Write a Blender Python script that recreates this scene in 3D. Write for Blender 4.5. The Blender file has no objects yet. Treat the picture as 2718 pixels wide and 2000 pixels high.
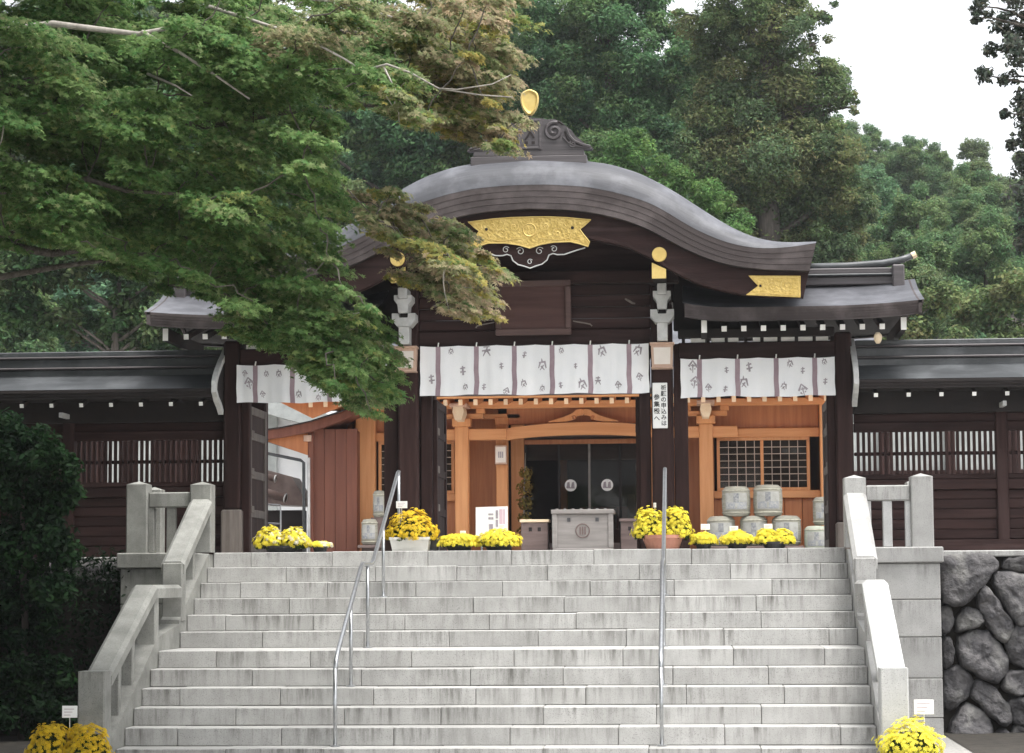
import bpy, math, random
import numpy as np
from mathutils import Matrix, Vector
from mathutils import noise as mnoise

S = bpy.context.scene
COL = S.collection
# ------------------------------------------------------------------ camera
cam_d = bpy.data.cameras.new('camera')
cam = bpy.data.objects.new('camera', cam_d)
COL.objects.link(cam)
cam_d.sensor_width = 36.0
cam_d.lens = 6259.06 / 2718 * 36
cam_d.clip_start = 0.2
cam_d.clip_end = 2000
rotm = Matrix.Rotation(.0771854, 4, 'Z') @ Matrix.Rotation(math.pi / 2 + .0873153, 4, 'X') @ Matrix.Rotation(-.0068749, 4, 'Z')
cam.location = (1.76913, -24.63142, -.34050)
cam.rotation_euler = rotm.to_euler()
S.camera = cam
# ------------------------------------------------------------------ sky, sun, exposure (bright overcast)
SUN_EL, SUN_AZ = math.radians(71), math.radians(130)      # azimuth from +Y towards +X: behind the viewer, to the right, high
world = bpy.data.worlds.new('World')
S.world = world
world.use_nodes = True
wn = world.node_tree
wn.nodes.clear()
sky = wn.nodes.new('ShaderNodeTexSky')
sky.sky_type = 'NISHITA'
sky.sun_disc = False
sky.sun_elevation = SUN_EL
sky.sun_rotation = SUN_AZ
sky.air_density = 1.0
sky.dust_density = 4.0
hsv = wn.nodes.new('ShaderNodeHueSaturation')
hsv.inputs['Saturation'].default_value = .16
bg = wn.nodes.new('ShaderNodeBackground')
bg.inputs['Strength'].default_value = .15
wo = wn.nodes.new('ShaderNodeOutputWorld')
wn.links.new(sky.outputs[0], hsv.inputs['Color'])
wn.links.new(hsv.outputs[0], bg.inputs['Color'])
wn.links.new(bg.outputs[0], wo.inputs[0])
sun_d = bpy.data.lights.new('sun', 'SUN')
sun_d.energy = 1.3
sun_d.angle = math.radians(25)
sun_d.color = (1.0, .97, .92)
sun = bpy.data.objects.new('sun', sun_d)
COL.objects.link(sun)
sdir = Vector((math.sin(SUN_AZ) * math.cos(SUN_EL), math.cos(SUN_AZ) * math.cos(SUN_EL), math.sin(SUN_EL)))
sun.rotation_euler = sdir.to_track_quat('Z', 'Y').to_euler()
sun.location = (0, -10, 30)
S.view_settings.view_transform = 'Standard'
S.view_settings.look = 'None'
S.view_settings.exposure = 1.5
S.view_settings.gamma = 1.0
S.render.engine = 'CYCLES'
S.cycles.max_bounces = 7
S.cycles.diffuse_bounces = 4
S.cycles.transparent_max_bounces = 8
S.cycles.use_denoising = True

rng = np.random.default_rng(11)
random.seed(4)

# ------------------------------------------------------------------ materials
def ntree(name):
    m = bpy.data.materials.new(name)
    m.use_nodes = True
    nt = m.node_tree
    nt.nodes.clear()
    out = nt.nodes.new('ShaderNodeOutputMaterial')
    return m, nt, out

def node(nt, typ, ins=None, **props):
    n = nt.nodes.new(typ)
    for k_, v in props.items():
        setattr(n, k_, v)
    for k_, v in (ins or {}).items():
        if hasattr(v, 'is_output'):
            nt.links.new(v, n.inputs[k_])
        else:
            n.inputs[k_].default_value = v
    return n

def mixc(nt, fac, a, b, typ='MIX'):
    n = nt.nodes.new('ShaderNodeMix')
    n.data_type = 'RGBA'
    n.blend_type = typ
    for sock, v in ((n.inputs['Factor'], fac), (n.inputs['A'], a), (n.inputs['B'], b)):
        if hasattr(v, 'is_output'):
            nt.links.new(v, sock)
        elif sock.type == 'RGBA':
            sock.default_value = (*v, 1) if len(v) == 3 else v
        else:
            sock.default_value = v
    return n.outputs['Result']

def objvec(nt, stretch):
    tc = nt.nodes.new('ShaderNodeTexCoord')
    oi = nt.nodes.new('ShaderNodeObjectInfo')
    mul = node(nt, 'ShaderNodeMath', {0: oi.outputs['Random'], 1: 37.0}, operation='MULTIPLY')
    add = node(nt, 'ShaderNodeVectorMath', {0: tc.outputs['Object'], 1: mul.outputs[0]}, operation='ADD')
    mp = node(nt, 'ShaderNodeMapping', {'Vector': add.outputs[0], 'Scale': stretch})
    return tc, oi, mp.outputs[0]

def ramp(nt, val, lo, hi):
    n = node(nt, 'ShaderNodeMapRange', {'Value': val, 'From Min': lo, 'From Max': hi})
    return n.outputs[0]

def surf(name, c1, c2, rough=.7, scale=6., stretch=(1, 1, 1), bump=.25, bscale=40., metallic=0., rnd=.12, detail=6., rough2=None, spec=.5, coat=0., c3=None, c3lo=.55, c3hi=.75, c3scale=2., bdist=.01):
    """two-tone noise colour, object-random brightness, fine bump; optional third tone in patches"""
    m, nt, out = ntree(name)
    tc, oi, vec = objvec(nt, stretch)
    n1 = node(nt, 'ShaderNodeTexNoise', {'Vector': vec, 'Scale': scale, 'Detail': detail, 'Roughness': .62})
    col = mixc(nt, ramp(nt, n1.outputs[0], .35, .65), c1, c2)
    if c3 is not None:
        n3 = node(nt, 'ShaderNodeTexNoise', {'Vector': vec, 'Scale': c3scale, 'Detail': 5.})
        col = mixc(nt, ramp(nt, n3.outputs[0], c3lo, c3hi), col, c3)
    val = node(nt, 'ShaderNodeMapRange', {'Value': oi.outputs['Random'], 'To Min': 1 - rnd, 'To Max': 1 + rnd})
    hs = node(nt, 'ShaderNodeHueSaturation', {'Color': col, 'Value': val.outputs[0]})
    n2 = node(nt, 'ShaderNodeTexNoise', {'Vector': vec, 'Scale': bscale, 'Detail': 4.})
    bp = node(nt, 'ShaderNodeBump', {'Height': n2.outputs[0], 'Strength': bump, 'Distance': bdist})
    p = node(nt, 'ShaderNodeBsdfPrincipled', {'Base Color': hs.outputs[0], 'Normal': bp.outputs[0], 'Metallic': metallic, 'Roughness': rough})
    p.inputs['Specular IOR Level'].default_value = spec
    p.inputs['Coat Weight'].default_value = coat
    if rough2 is not None:
        rr = node(nt, 'ShaderNodeMapRange', {'Value': n1.outputs[0], 'From Min': .3, 'From Max': .7, 'To Min': rough, 'To Max': rough2})
        nt.links.new(rr.outputs[0], p.inputs['Roughness'])
    nt.links.new(p.outputs[0], out.inputs[0])
    return m

def granite(name, c1, c2, stain=.5, rnd=.1):
    """speckled granite; dark rain streaks hang down from the top edge of each block (block local z runs down from 0)"""
    m, nt, out = ntree(name)
    tc, oi, vec = objvec(nt, (1, 1, 1))
    n1 = node(nt, 'ShaderNodeTexNoise', {'Vector': vec, 'Scale': 3., 'Detail': 8., 'Roughness': .65})
    col = mixc(nt, ramp(nt, n1.outputs[0], .35, .68), c1, c2)
    sp = node(nt, 'ShaderNodeTexNoise', {'Vector': vec, 'Scale': 140., 'Detail': 2.})
    col = mixc(nt, ramp(nt, sp.outputs[0], .58, .7), col, tuple(c * .55 for c in c1))
    st = node(nt, 'ShaderNodeMapping', {'Vector': vec, 'Scale': (1, 1, .1)})
    ns = node(nt, 'ShaderNodeTexNoise', {'Vector': st.outputs[0], 'Scale': 15., 'Detail': 5., 'Roughness': .7})
    ns2 = node(nt, 'ShaderNodeTexNoise', {'Vector': vec, 'Scale': 1.7, 'Detail': 2.})
    sxyz = node(nt, 'ShaderNodeSeparateXYZ', {0: tc.outputs['Object']})
    fall = node(nt, 'ShaderNodeMapRange', {'Value': sxyz.outputs[2], 'From Min': -.2, 'From Max': 0., 'To Min': .15, 'To Max': .7})
    a = node(nt, 'ShaderNodeMath', {0: ramp(nt, ns.outputs[0], .46, .75), 1: fall.outputs[0]}, operation='MULTIPLY')
    b = node(nt, 'ShaderNodeMath', {0: a.outputs[0], 1: ramp(nt, ns2.outputs[0], .3, .62)}, operation='MULTIPLY')
    geo = nt.nodes.new('ShaderNodeNewGeometry')
    gs = node(nt, 'ShaderNodeSeparateXYZ', {0: geo.outputs['True Normal']})
    side = node(nt, 'ShaderNodeMapRange', {'Value': gs.outputs[2], 'From Min': .4, 'From Max': .8, 'To Min': 1., 'To Max': .15})
    d = node(nt, 'ShaderNodeMath', {0: b.outputs[0], 1: side.outputs[0]}, operation='MULTIPLY')
    e = node(nt, 'ShaderNodeMath', {0: d.outputs[0], 1: stain * 2.2}, operation='MULTIPLY', use_clamp=True)
    col = mixc(nt, e.outputs[0], col, (.10, .095, .085))
    val = node(nt, 'ShaderNodeMapRange', {'Value': oi.outputs['Random'], 'To Min': 1 - rnd, 'To Max': 1 + rnd})
    hs = node(nt, 'ShaderNodeHueSaturation', {'Color': col, 'Value': val.outputs[0]})
    bp = node(nt, 'ShaderNodeBump', {'Height': sp.outputs[0], 'Strength': .25, 'Distance': .004})
    p = node(nt, 'ShaderNodeBsdfPrincipled', {'Base Color': hs.outputs[0], 'Normal': bp.outputs[0], 'Roughness': .72})
    nt.links.new(p.outputs[0], out.inputs[0])
    return m

def leafmat(name, rough=.55, trans=.35, spec=.3):
    m, nt, out = ntree(name)
    at = node(nt, 'ShaderNodeAttribute', attribute_name='Col')
    p = node(nt, 'ShaderNodeBsdfPrincipled', {'Base Color': at.outputs[0], 'Roughness': rough})
    p.inputs['Specular IOR Level'].default_value = spec
    t = node(nt, 'ShaderNodeBsdfTranslucent', {'Color': at.outputs[0]})
    mx = node(nt, 'ShaderNodeMixShader', {0: trans, 1: p.outputs[0], 2: t.outputs[0]})
    nt.links.new(mx.outputs[0], out.inputs[0])
    return m

def layered(name, c1, c2, lines, rough, spec=.5, amp=.5):
    """bark-shingle layers: fine lines that follow the UV v direction, weather blotches on top"""
    m, nt, out = ntree(name)
    uv = nt.nodes.new('ShaderNodeUVMap')
    mp = node(nt, 'ShaderNodeMapping', {'Vector': uv.outputs[0], 'Scale': (1.2, lines, 1)})
    n1 = node(nt, 'ShaderNodeTexNoise', {'Vector': mp.outputs[0], 'Scale': 1., 'Detail': 6., 'Roughness': .7})
    tc = nt.nodes.new('ShaderNodeTexCoord')
    n2 = node(nt, 'ShaderNodeTexNoise', {'Vector': tc.outputs['Object'], 'Scale': 2.3, 'Detail': 6., 'Roughness': .6})
    col = mixc(nt, ramp(nt, n1.outputs[0], .3, .7), c1, c2)
    col = mixc(nt, ramp(nt, n2.outputs[0], .45, .75), col, tuple(min(1, c * 1.7 + .02) for c in c2))
    bp = node(nt, 'ShaderNodeBump', {'Height': n1.outputs[0], 'Strength': amp, 'Distance': .012})
    p = node(nt, 'ShaderNodeBsdfPrincipled', {'Base Color': col, 'Normal': bp.outputs[0], 'Roughness': rough})
    p.inputs['Specular IOR Level'].default_value = spec
    nt.links.new(p.outputs[0], out.inputs[0])
    return m

M = {}
M['granite'] = granite('granite_step', (.325, .320, .306), (.435, .429, .414), .92, .09)
M['granite_moss_shade'] = granite('granite_mossy_shaded', (.165, .165, .150), (.30, .30, .275), .8)  # mossy granite, darkened further so the tree shade sits in its colour
M['granite_new'] = granite('granite_pale', (.42, .42, .41), (.54, .54, .53), .3)
M['boulder'] = surf('boulder_stone', (.055, .053, .056), (.120, .114, .114), .85, 7., bump=.9, bscale=16., rnd=.3, detail=9., c3=(.185, .18, .17), c3lo=.52, c3hi=.72, c3scale=4.5, bdist=.05, spec=.3)
M['soil'] = surf('dark_soil', (.02, .017, .013), (.045, .038, .03), .95, 8., bump=.6, bscale=30)
M['paving'] = surf('forecourt_gravel', (.24, .23, .21), (.36, .35, .33), .9, 30., bump=.6, bscale=160)
M['court'] = surf('court_paving', (.36, .35, .33), (.46, .45, .43), .85, 20., bump=.3, bscale=120)
M['darkwood'] = surf('stained_dark_wood', (.023, .0120, .0110), (.042, .0215, .0195), .7, 3.2, (4, 4, .35), .25, 30., rnd=.16, c3=(.056, .034, .032), c3scale=1.6, spec=.15)
M['darkwood_h'] = surf('stained_dark_wood_level', (.022, .0116, .0107), (.040, .0208, .0188), .7, 3.2, (.35, 4, 4), .25, 30., rnd=.18, c3=(.054, .033, .031), c3scale=1.6, spec=.15)
M['blackwood'] = surf('shadowed_black_wood', (.009, .006, .0056), (.016, .010, .009), .8, 4., (1, 1, 1), .2, 30.)  # near-black wood; shade under roofs and in recesses is in its colour
M['weathered'] = surf('weathered_grey_wood', (.13, .108, .095), (.21, .18, .16), .8, 4., (5, 5, .4), .3, 40., rnd=.1)
M['newwood'] = surf('orange_cypress_wood', (.58, .245, .090), (.68, .325, .135), .55, 3., (5, 5, .3), .12, 40., rnd=.07)
M['newwood_h'] = surf('orange_cypress_wood_level', (.58, .245, .090), (.68, .325, .135), .55, 3., (.3, 5, 5), .12, 40., rnd=.07)
M['newwood_d'] = surf('deep_orange_wood', (.40, .140, .050), (.50, .195, .075), .5, 3., (5, 5, .3), .12, 40., rnd=.08)
M['redbrown'] = surf('red_brown_boards', (.125, .038, .021), (.17, .056, .032), .6, 3., (5, 5, .3), .12, 40., rnd=.08)
M['endwhite'] = surf('whitewashed_end', (.72, .70, .66), (.80, .79, .76), .7, 9., bump=.1)
M['bracketwhite'] = surf('chalky_white_bracket', (.44, .44, .43), (.58, .58, .57), .7, 9., bump=.1, rnd=.06)
M['endcream'] = surf('cream_end', (.80, .62, .42), (.85, .70, .5), .6, 9., bump=.1)
M['gold'] = surf('gilt_brass', (.50, .35, .10), (.64, .47, .16), .48, 14., bump=.5, bscale=34., metallic=.75, rnd=.04, bdist=.02)
M['gold_plain'] = surf('gilt_brass_plain', (.56, .40, .12), (.68, .52, .19), .5, 6., bump=.05, metallic=.45, rnd=.04)
M['roof'] = layered('roof_skin_copper', (.043, .044, .051), (.074, .076, .086), 18., .55, .35, .3)
M['roof_edge'] = layered('roof_edge_layers', (.040, .032, .031), (.066, .054, .053), 60., .8, .25, .35)
M['roof_dark'] = layered('fence_roof_copper', (.020, .023, .025), (.052, .056, .060), 14., .42, .6, .3)
M['ridge'] = surf('grey_ridge_copper', (.050, .043, .045), (.085, .075, .078), .5, 3., (.3, 3, 9), .2, 30.)
M['cloth'] = surf('white_cotton', (.76, .77, .79), (.82, .82, .83), .9, 3., bump=.15, bscale=60, rnd=.02)
M['mauve'] = surf('mauve_band', (.27, .195, .225), (.34, .255, .285), .9, 6., bump=.1)
M['ink'] = surf('grey_ink_print', (.27, .24, .26), (.42, .38, .41), .9, 30., bump=0.)
M['black_ink'] = surf('black_ink', (.02, .02, .022), (.035, .035, .035), .8, 20., bump=0.)
M['paper'] = surf('white_paper', (.80, .80, .79), (.85, .85, .84), .8, 6., bump=.05)
M['cream_paper'] = surf('cream_paper', (.66, .60, .54), (.72, .66, .60), .8, 5., bump=.05)
M['lampwood'] = surf('pale_lamp_wood', (.46, .30, .22), (.54, .37, .28), .6, 4., (4, 4, .4), .1)
M['steel'] = surf('brushed_steel', (.36, .37, .38), (.48, .49, .50), .32, 30., metallic=.9, bump=.05)
M['iron'] = surf('dark_iron', (.05, .05, .052), (.085, .085, .09), .5, 20., metallic=.5, bump=.1)
M['downpipe'] = surf('dark_downpipe', (.025, .03, .033), (.04, .045, .05), .45, 8., bump=.05)
M['plaster'] = surf('white_plaster', (.62, .63, .64), (.70, .70, .70), .9, 2., bump=.1)
M['greyroof'] = surf('pale_grey_roof', (.27, .285, .275), (.36, .375, .365), .7, 5., bump=.1)
M['brown_copper'] = surf('brown_tile', (.10, .07, .062), (.19, .14, .125), .42, 4., bump=.15)
M['straw'] = surf('pale_straw_mat', (.23, .225, .18), (.34, .33, .28), .85, 5., (1, 1, 9), .4, 60., rnd=.05)
M['straw_green'] = surf('greenish_straw_mat', (.30, .33, .26), (.42, .45, .37), .85, 5., (1, 1, 9), .4, 60.)
M['straw_sheet'] = surf('pale_label_straw', (.27, .27, .245), (.38, .38, .355), .85, 8., bump=.2, rnd=.04)
M['blue_dark'] = surf('slate_print', (.14, .15, .17), (.32, .32, .31), .85, 30., bump=0.)
M['rope'] = surf('straw_rope', (.30, .29, .23), (.42, .41, .34), .9, 20., bump=.5)
M['blue_print'] = surf('blue_grey_print', (.20, .215, .25), (.36, .36, .34), .85, 30., bump=0.)
M['box_wood'] = surf('bleached_box_wood', (.19, .175, .165), (.27, .25, .235), .75, 3., (.4, 4, 4), .2, 40.)
M['box_dark'] = surf('greyish_brown_wood', (.105, .072, .065), (.165, .12, .11), .7, 3., (.4, 4, 4), .2, 40.)
M['terracotta'] = surf('terracotta', (.42, .19, .13), (.52, .25, .18), .8, 6., bump=.2)
M['whitepot'] = surf('white_plastic', (.62, .61, .57), (.70, .69, .65), .5, 6., bump=.05)
M['blackpot'] = surf('black_plastic', (.02, .02, .02), (.035, .035, .035), .5, 6., bump=.05)
M['bark'] = surf('tree_bark', (.05, .042, .034), (.11, .095, .08), .9, 6., (3, 3, .5), .8, 25., bdist=.03)
M['palebark'] = surf('pale_maple_bark', (.22, .20, .175), (.34, .315, .28), .85, 6., (3, 3, .5), .4, 25.)
M['leaf'] = leafmat('leaf_thin', .6, .55, .15)
M['leaf_far'] = leafmat('leaf_clump', .75, .42, .1)
M['petal'] = leafmat('petals', .7, .3, .2)
M['pink'] = surf('faded_pink_print', (.55, .40, .45), (.62, .47, .52), .8, 8., bump=0.)
M['muntin'] = surf('pale_muntin', (.42, .33, .27), (.50, .40, .33), .7, 6., bump=0.)
M['shoji'] = surf('brown_screen', (.075, .050, .040), (.125, .095, .075), .8, 3., bump=0., c3=(.15, .12, .10), c3scale=1.5)
M['plaque'] = surf('plaque_wood', (.060, .030, .027), (.090, .048, .043), .65, 3., (.35, 4, 4), .2, 30., spec=.2)
M['plaque_frame'] = surf('plaque_frame_wood', (.075, .045, .041), (.115, .072, .066), .6, 3., (.35, 4, 4), .2, 30., spec=.25)
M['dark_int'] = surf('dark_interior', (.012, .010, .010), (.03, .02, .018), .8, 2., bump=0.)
M['red_cloth'] = surf('dull_red_cloth', (.14, .035, .03), (.2, .06, .05), .85, 4., bump=.1)

def glassmat(name, tint, rough=.04, fac=.55):
    m, nt, out = ntree(name)
    p = node(nt, 'ShaderNodeBsdfGlossy', {'Color': (.9, .9, .9, 1), 'Roughness': rough})
    t = node(nt, 'ShaderNodeBsdfTransparent', {'Color': (*tint, 1)})
    fr = node(nt, 'ShaderNodeFresnel', {'IOR': 1.5})
    mx = node(nt, 'ShaderNodeMixShader', {0: fr.outputs[0], 1: t.outputs[0], 2: p.outputs[0]})
    nt.links.new(mx.outputs[0], out.inputs[0])
    return m
M['glass'] = glassmat('window_glass', (.75, .74, .72))

# ------------------------------------------------------------------ mesh helpers
def wloc(o):
    v = Vector((0, 0, 0))
    while o is not None:
        v += o.location
        o = o.parent
    return v

def tag(o, label=None, cat=None, group=None, kind=None):
    for k_, v in (('label', label), ('category', cat), ('group', group), ('kind', kind)):
        if v:
            o[k_] = v
    return o

def thing(name, loc, label, cat, group=None):
    o = bpy.data.objects.new(name, None)
    o.empty_display_size = .2
    o.location = loc
    COL.objects.link(o)
    return tag(o, label, cat, group)

def structure(name, loc=(0, 0, 0)):
    o = bpy.data.objects.new(name, None)
    o.location = loc
    COL.objects.link(o)
    return tag(o, kind='structure')

class MB:
    def __init__(s):
        s.v, s.f, s.mi, s.uv, s.slot = [], [], [], [], 0
    def add(s, vs, fs, uvs=None):
        b = len(s.v)
        s.v.extend([tuple(map(float, p)) for p in vs])
        s.uv.extend(uvs if uvs is not None else [(0, 0)] * len(vs))
        for f in fs:
            s.f.append([b + i for i in f])
            s.mi.append(s.slot)
        return s
    def box(s, x0, x1, y0, y1, z0, z1):
        return s.add([(x0, y0, z0), (x1, y0, z0), (x1, y1, z0), (x0, y1, z0), (x0, y0, z1), (x1, y0, z1), (x1, y1, z1), (x0, y1, z1)],
                     [(3, 2, 1, 0), (4, 5, 6, 7), (0, 1, 5, 4), (1, 2, 6, 5), (2, 3, 7, 6), (3, 0, 4, 7)])
    def cbox(s, x0, x1, y0, y1, z0, z1, c=.01):
        """box with chamfered edges"""
        xs, ys, zs = (x0, x1), (y0, y1), (z0, z1)
        vs, idx = [], {}
        for i in (0, 1):
            for j in (0, 1):
                for k_ in (0, 1):
                    sx, sy, sz = (1 - 2 * i), (1 - 2 * j), (1 - 2 * k_)
                    for a in range(3):
                        p = [xs[i] + sx * c, ys[j] + sy * c, zs[k_] + sz * c]
                        p[a] = (xs[i], ys[j], zs[k_])[a]
                        idx[i, j, k_, a] = len(vs)
                        vs.append(p)
        fs = []
        for a in range(3):
            o1, o2 = [q for q in range(3) if q != a]
            for side in (0, 1):
                q = []
                for u, w in ((0, 0), (1, 0), (1, 1), (0, 1)):
                    c3 = [0, 0, 0]
                    c3[a], c3[o1], c3[o2] = side, u, w
                    q.append(idx[(*c3, a)])
                flip = (side == 0) != (a == 1)
                fs.append(q[::-1] if flip else q)
        for a in range(3):                                      # edges parallel to axis a
            o1, o2 = [q for q in range(3) if q != a]
            for u in (0, 1):
                for w in (0, 1):
                    e = []
                    for side in (0, 1):
                        c3 = [0, 0, 0]
                        c3[a], c3[o1], c3[o2] = side, u, w
                        e.append((idx[(*c3, o1)], idx[(*c3, o2)]))
                    q = [e[0][0], e[0][1], e[1][1], e[1][0]]
                    if ((u + w) % 2 == 0) != (a == 1):
                        q = q[::-1]
                    fs.append(q)
        for i in (0, 1):
            for j in (0, 1):
                for k_ in (0, 1):
                    q = [idx[i, j, k_, 0], idx[i, j, k_, 1], idx[i, j, k_, 2]]
                    fs.append(q if (i + j + k_) % 2 == 1 else q[::-1])
        return s.add(vs, fs)
    def prism(s, poly, a, b, axis='y'):
        """extrude a 2-D outline; axis y: (x,z) outline, axis x: (y,z) outline, axis z: (x,y) outline"""
        n = len(poly)
        def pt(p, t):
            return (p[0], t, p[1]) if axis == 'y' else (t, p[0], p[1]) if axis == 'x' else (p[0], p[1], t)
        vs = [pt(p, a) for p in poly] + [pt(p, b) for p in poly]
        fs = [list(range(n)), list(range(2 * n - 1, n - 1, -1))] + [[i, n + i, n + (i + 1) % n, (i + 1) % n] for i in range(n)]
        return s.add(vs, fs)
    def tube(s, pts, r, n=8, cap=True):
        pts = [Vector(p) for p in pts]
        rs = r if isinstance(r, (list, tuple)) else [r] * len(pts)
        ref = None
        rings = []
        for i, p in enumerate(pts):
            d = (pts[min(i + 1, len(pts) - 1)] - pts[max(i - 1, 0)]).normalized()
            if ref is None:
                ref = d.orthogonal().normalized()
            ref = (ref - d * ref.dot(d))
            ref = ref.normalized() if ref.length > 1e-6 else d.orthogonal().normalized()
            w = d.cross(ref)
            rings.append([p + (ref * math.cos(2 * math.pi * k_ / n) + w * math.sin(2 * math.pi * k_ / n)) * rs[i] for k_ in range(n)])
        vs = [q for rg in rings for q in rg]
        fs = []
        for i in range(len(rings) - 1):
            for k_ in range(n):
                a, b = i * n + k_, i * n + (k_ + 1) % n
                fs.append((a, b, b + n, a + n))
        if cap:
            fs += [list(range(n))[::-1], list(range(len(vs) - n, len(vs)))]
        return s.add(vs, fs)
    def lathe(s, prof, n=20, cx=0., cy=0.):
        """(radius, z) profile turned about the vertical through cx, cy"""
        vs = [(cx + r * math.cos(2 * math.pi * k_ / n), cy + r * math.sin(2 * math.pi * k_ / n), z) for r, z in prof for k_ in range(n)]
        fs = []
        for i in range(len(prof) - 1):
            for k_ in range(n):
                a, b = i * n + k_, i * n + (k_ + 1) % n
                fs.append((a, b, b + n, a + n))
        fs += [list(range(n))[::-1], list(range(len(vs) - n, len(vs)))]
        return s.add(vs, fs)
    def grid(s, rows, uvs=None, flip=False):
        m, n = len(rows), len(rows[0])
        vs = [p for r in rows for p in r]
        us = [u for r in uvs for u in r] if uvs is not None else None
        fs = [((i * n + j, i * n + j + 1, (i + 1) * n + j + 1, (i + 1) * n + j)) for i in range(m - 1) for j in range(n - 1)]
        return s.add(vs, [f[::-1] for f in fs] if flip else fs, us)
    def mesh(s, name, mats, off=(0, 0, 0), smooth=False):
        me = bpy.data.meshes.new(name)
        me.from_pydata([(x - off[0], y - off[1], z - off[2]) for x, y, z in s.v], [], s.f)
        for m in (mats if isinstance(mats, (list, tuple)) else [mats]):
            me.materials.append(M[m])
        me.polygons.foreach_set('material_index', s.mi)
        if any(u != (0, 0) for u in s.uv):
            ul = me.uv_layers.new(name='UVMap')
            li = np.empty(len(me.loops), dtype=np.int32)
            me.loops.foreach_get('vertex_index', li)
            ul.data.foreach_set('uv', np.array(s.uv, dtype=np.float32)[li].ravel())
        if smooth:
            me.polygons.foreach_set('use_smooth', [True] * len(me.polygons))
        me.update()
        return me
    def build(s, name, mats, parent=None, smooth=False, loc=None):
        """link as one object; loc (world) sets its origin, otherwise it shares the parent's origin"""
        pw = wloc(parent) if parent is not None else Vector((0, 0, 0))
        org = Vector(loc) if loc is not None else pw
        o = bpy.data.objects.new(name, s.mesh(name, mats, org, smooth))
        COL.objects.link(o)
        o.parent = parent
        o.location = org - pw
        return o

def piece(name, me, parent, at, rot=None):
    o = bpy.data.objects.new(name, me)
    COL.objects.link(o)
    o.parent = parent
    o.location = Vector(at) - (wloc(parent) if parent is not None else Vector((0, 0, 0)))
    if rot:
        o.rotation_euler = rot
    return o

def copy_tree(o, parent=None):
    c = o.copy()
    COL.objects.link(c)
    c.parent = parent
    for ch in list(o.children):
        copy_tree(ch, c)
    return c

def spline(pts, n):
    """smooth x-sorted points to n samples (x uniform)"""
    xs, zs = np.array([p[0] for p in pts]), np.array([p[1] for p in pts])
    t = np.linspace(xs[0], xs[-1], n)
    z = np.interp(t, xs, zs)
    w = max(3, n // 14) | 1
    pad = np.concatenate([2 * z[0] - z[1:w][::-1], z, 2 * z[-1] - z[-w:-1][::-1]])
    if abs(xs[0]) < 1e-9:                                       # symmetric about 0
        pad[:w - 1] = z[1:w][::-1]
    ker = np.hanning(w + 2)[1:-1]
    zz = np.convolve(pad, ker / ker.sum(), 'same')[w - 1:w - 1 + n]
    return t, zz

def chaikin(p, it=2, closed=True):
    for _ in range(it):
        q, n = [], len(p)
        for i in range(n if closed else n - 1):
            a, b = p[i], p[(i + 1) % n]
            q += [(a[0] * .75 + b[0] * .25, a[1] * .75 + b[1] * .25), (a[0] * .25 + b[0] * .75, a[1] * .25 + b[1] * .75)]
        p = q
    return p

# leaf clouds ------------------------------------------------------
def leaf_template(shape):
    if shape == 'maple':
        vs, fs = [(0, 0, 0)], []
        for k_, (a, L) in enumerate(((-1.9, .72), (-.95, .95), (0, 1.1), (.95, .95), (1.9, .72))):
            b = len(vs)
            d = 1.25
            vs += [(math.sin(a - d) * .26, math.cos(a - d) * .26, .03), (math.sin(a) * L, math.cos(a) * L, -.14), (math.sin(a + d) * .26, math.cos(a + d) * .26, .03)]
            fs.append((b, b + 1, b + 2))
        return vs[1:], [tuple(i - 1 for i in f) for f in fs]
    if shape == 'oval':
        return [(0, -1, 0), (.48, -.25, .12), (.4, .45, .1), (0, 1, -.1), (-.4, .45, .1), (-.48, -.25, .12)], [(0, 1, 2, 3), (0, 3, 4, 5)]
    if shape == 'spray':                                        # ragged needle spray
        return [(0, -1, 0), (.55, -.1, .1), (.25, .1, 0), (.35, .9, -.1), (0, .45, 0), (-.4, .8, -.1), (-.2, 0, 0), (-.6, -.2, .1)], [(0, 1, 3), (0, 3, 4), (0, 4, 5), (0, 5, 7)]
    if shape == 'sliver':                                       # narrow leaf or twig-tip fleck, two triangles
        return [(0, -1, 0), (.42, .05, .12), (.05, 1, -.05), (-.38, -.1, .1)], [(0, 1, 2, 3)]
    if shape == 'flower':
        vs = [(0, 0, .3)]
        fs = []
        for k_ in range(7):
            a = 2 * math.pi * k_ / 7
            b = len(vs)
            vs += [(math.cos(a - .3) * .7, math.sin(a - .3) * .7, .14), (math.cos(a) * 1., math.sin(a) * 1., -.1), (math.cos(a + .3) * .7, math.sin(a + .3) * .7, .14)]
            fs.append((0, b, b + 1, b + 2))
        return vs, fs
    return [(-.7, -.7, 0), (.7, -.55, .1), (.6, .7, 0), (-.55, .65, .12)], [(0, 1, 2, 3)]

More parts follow.
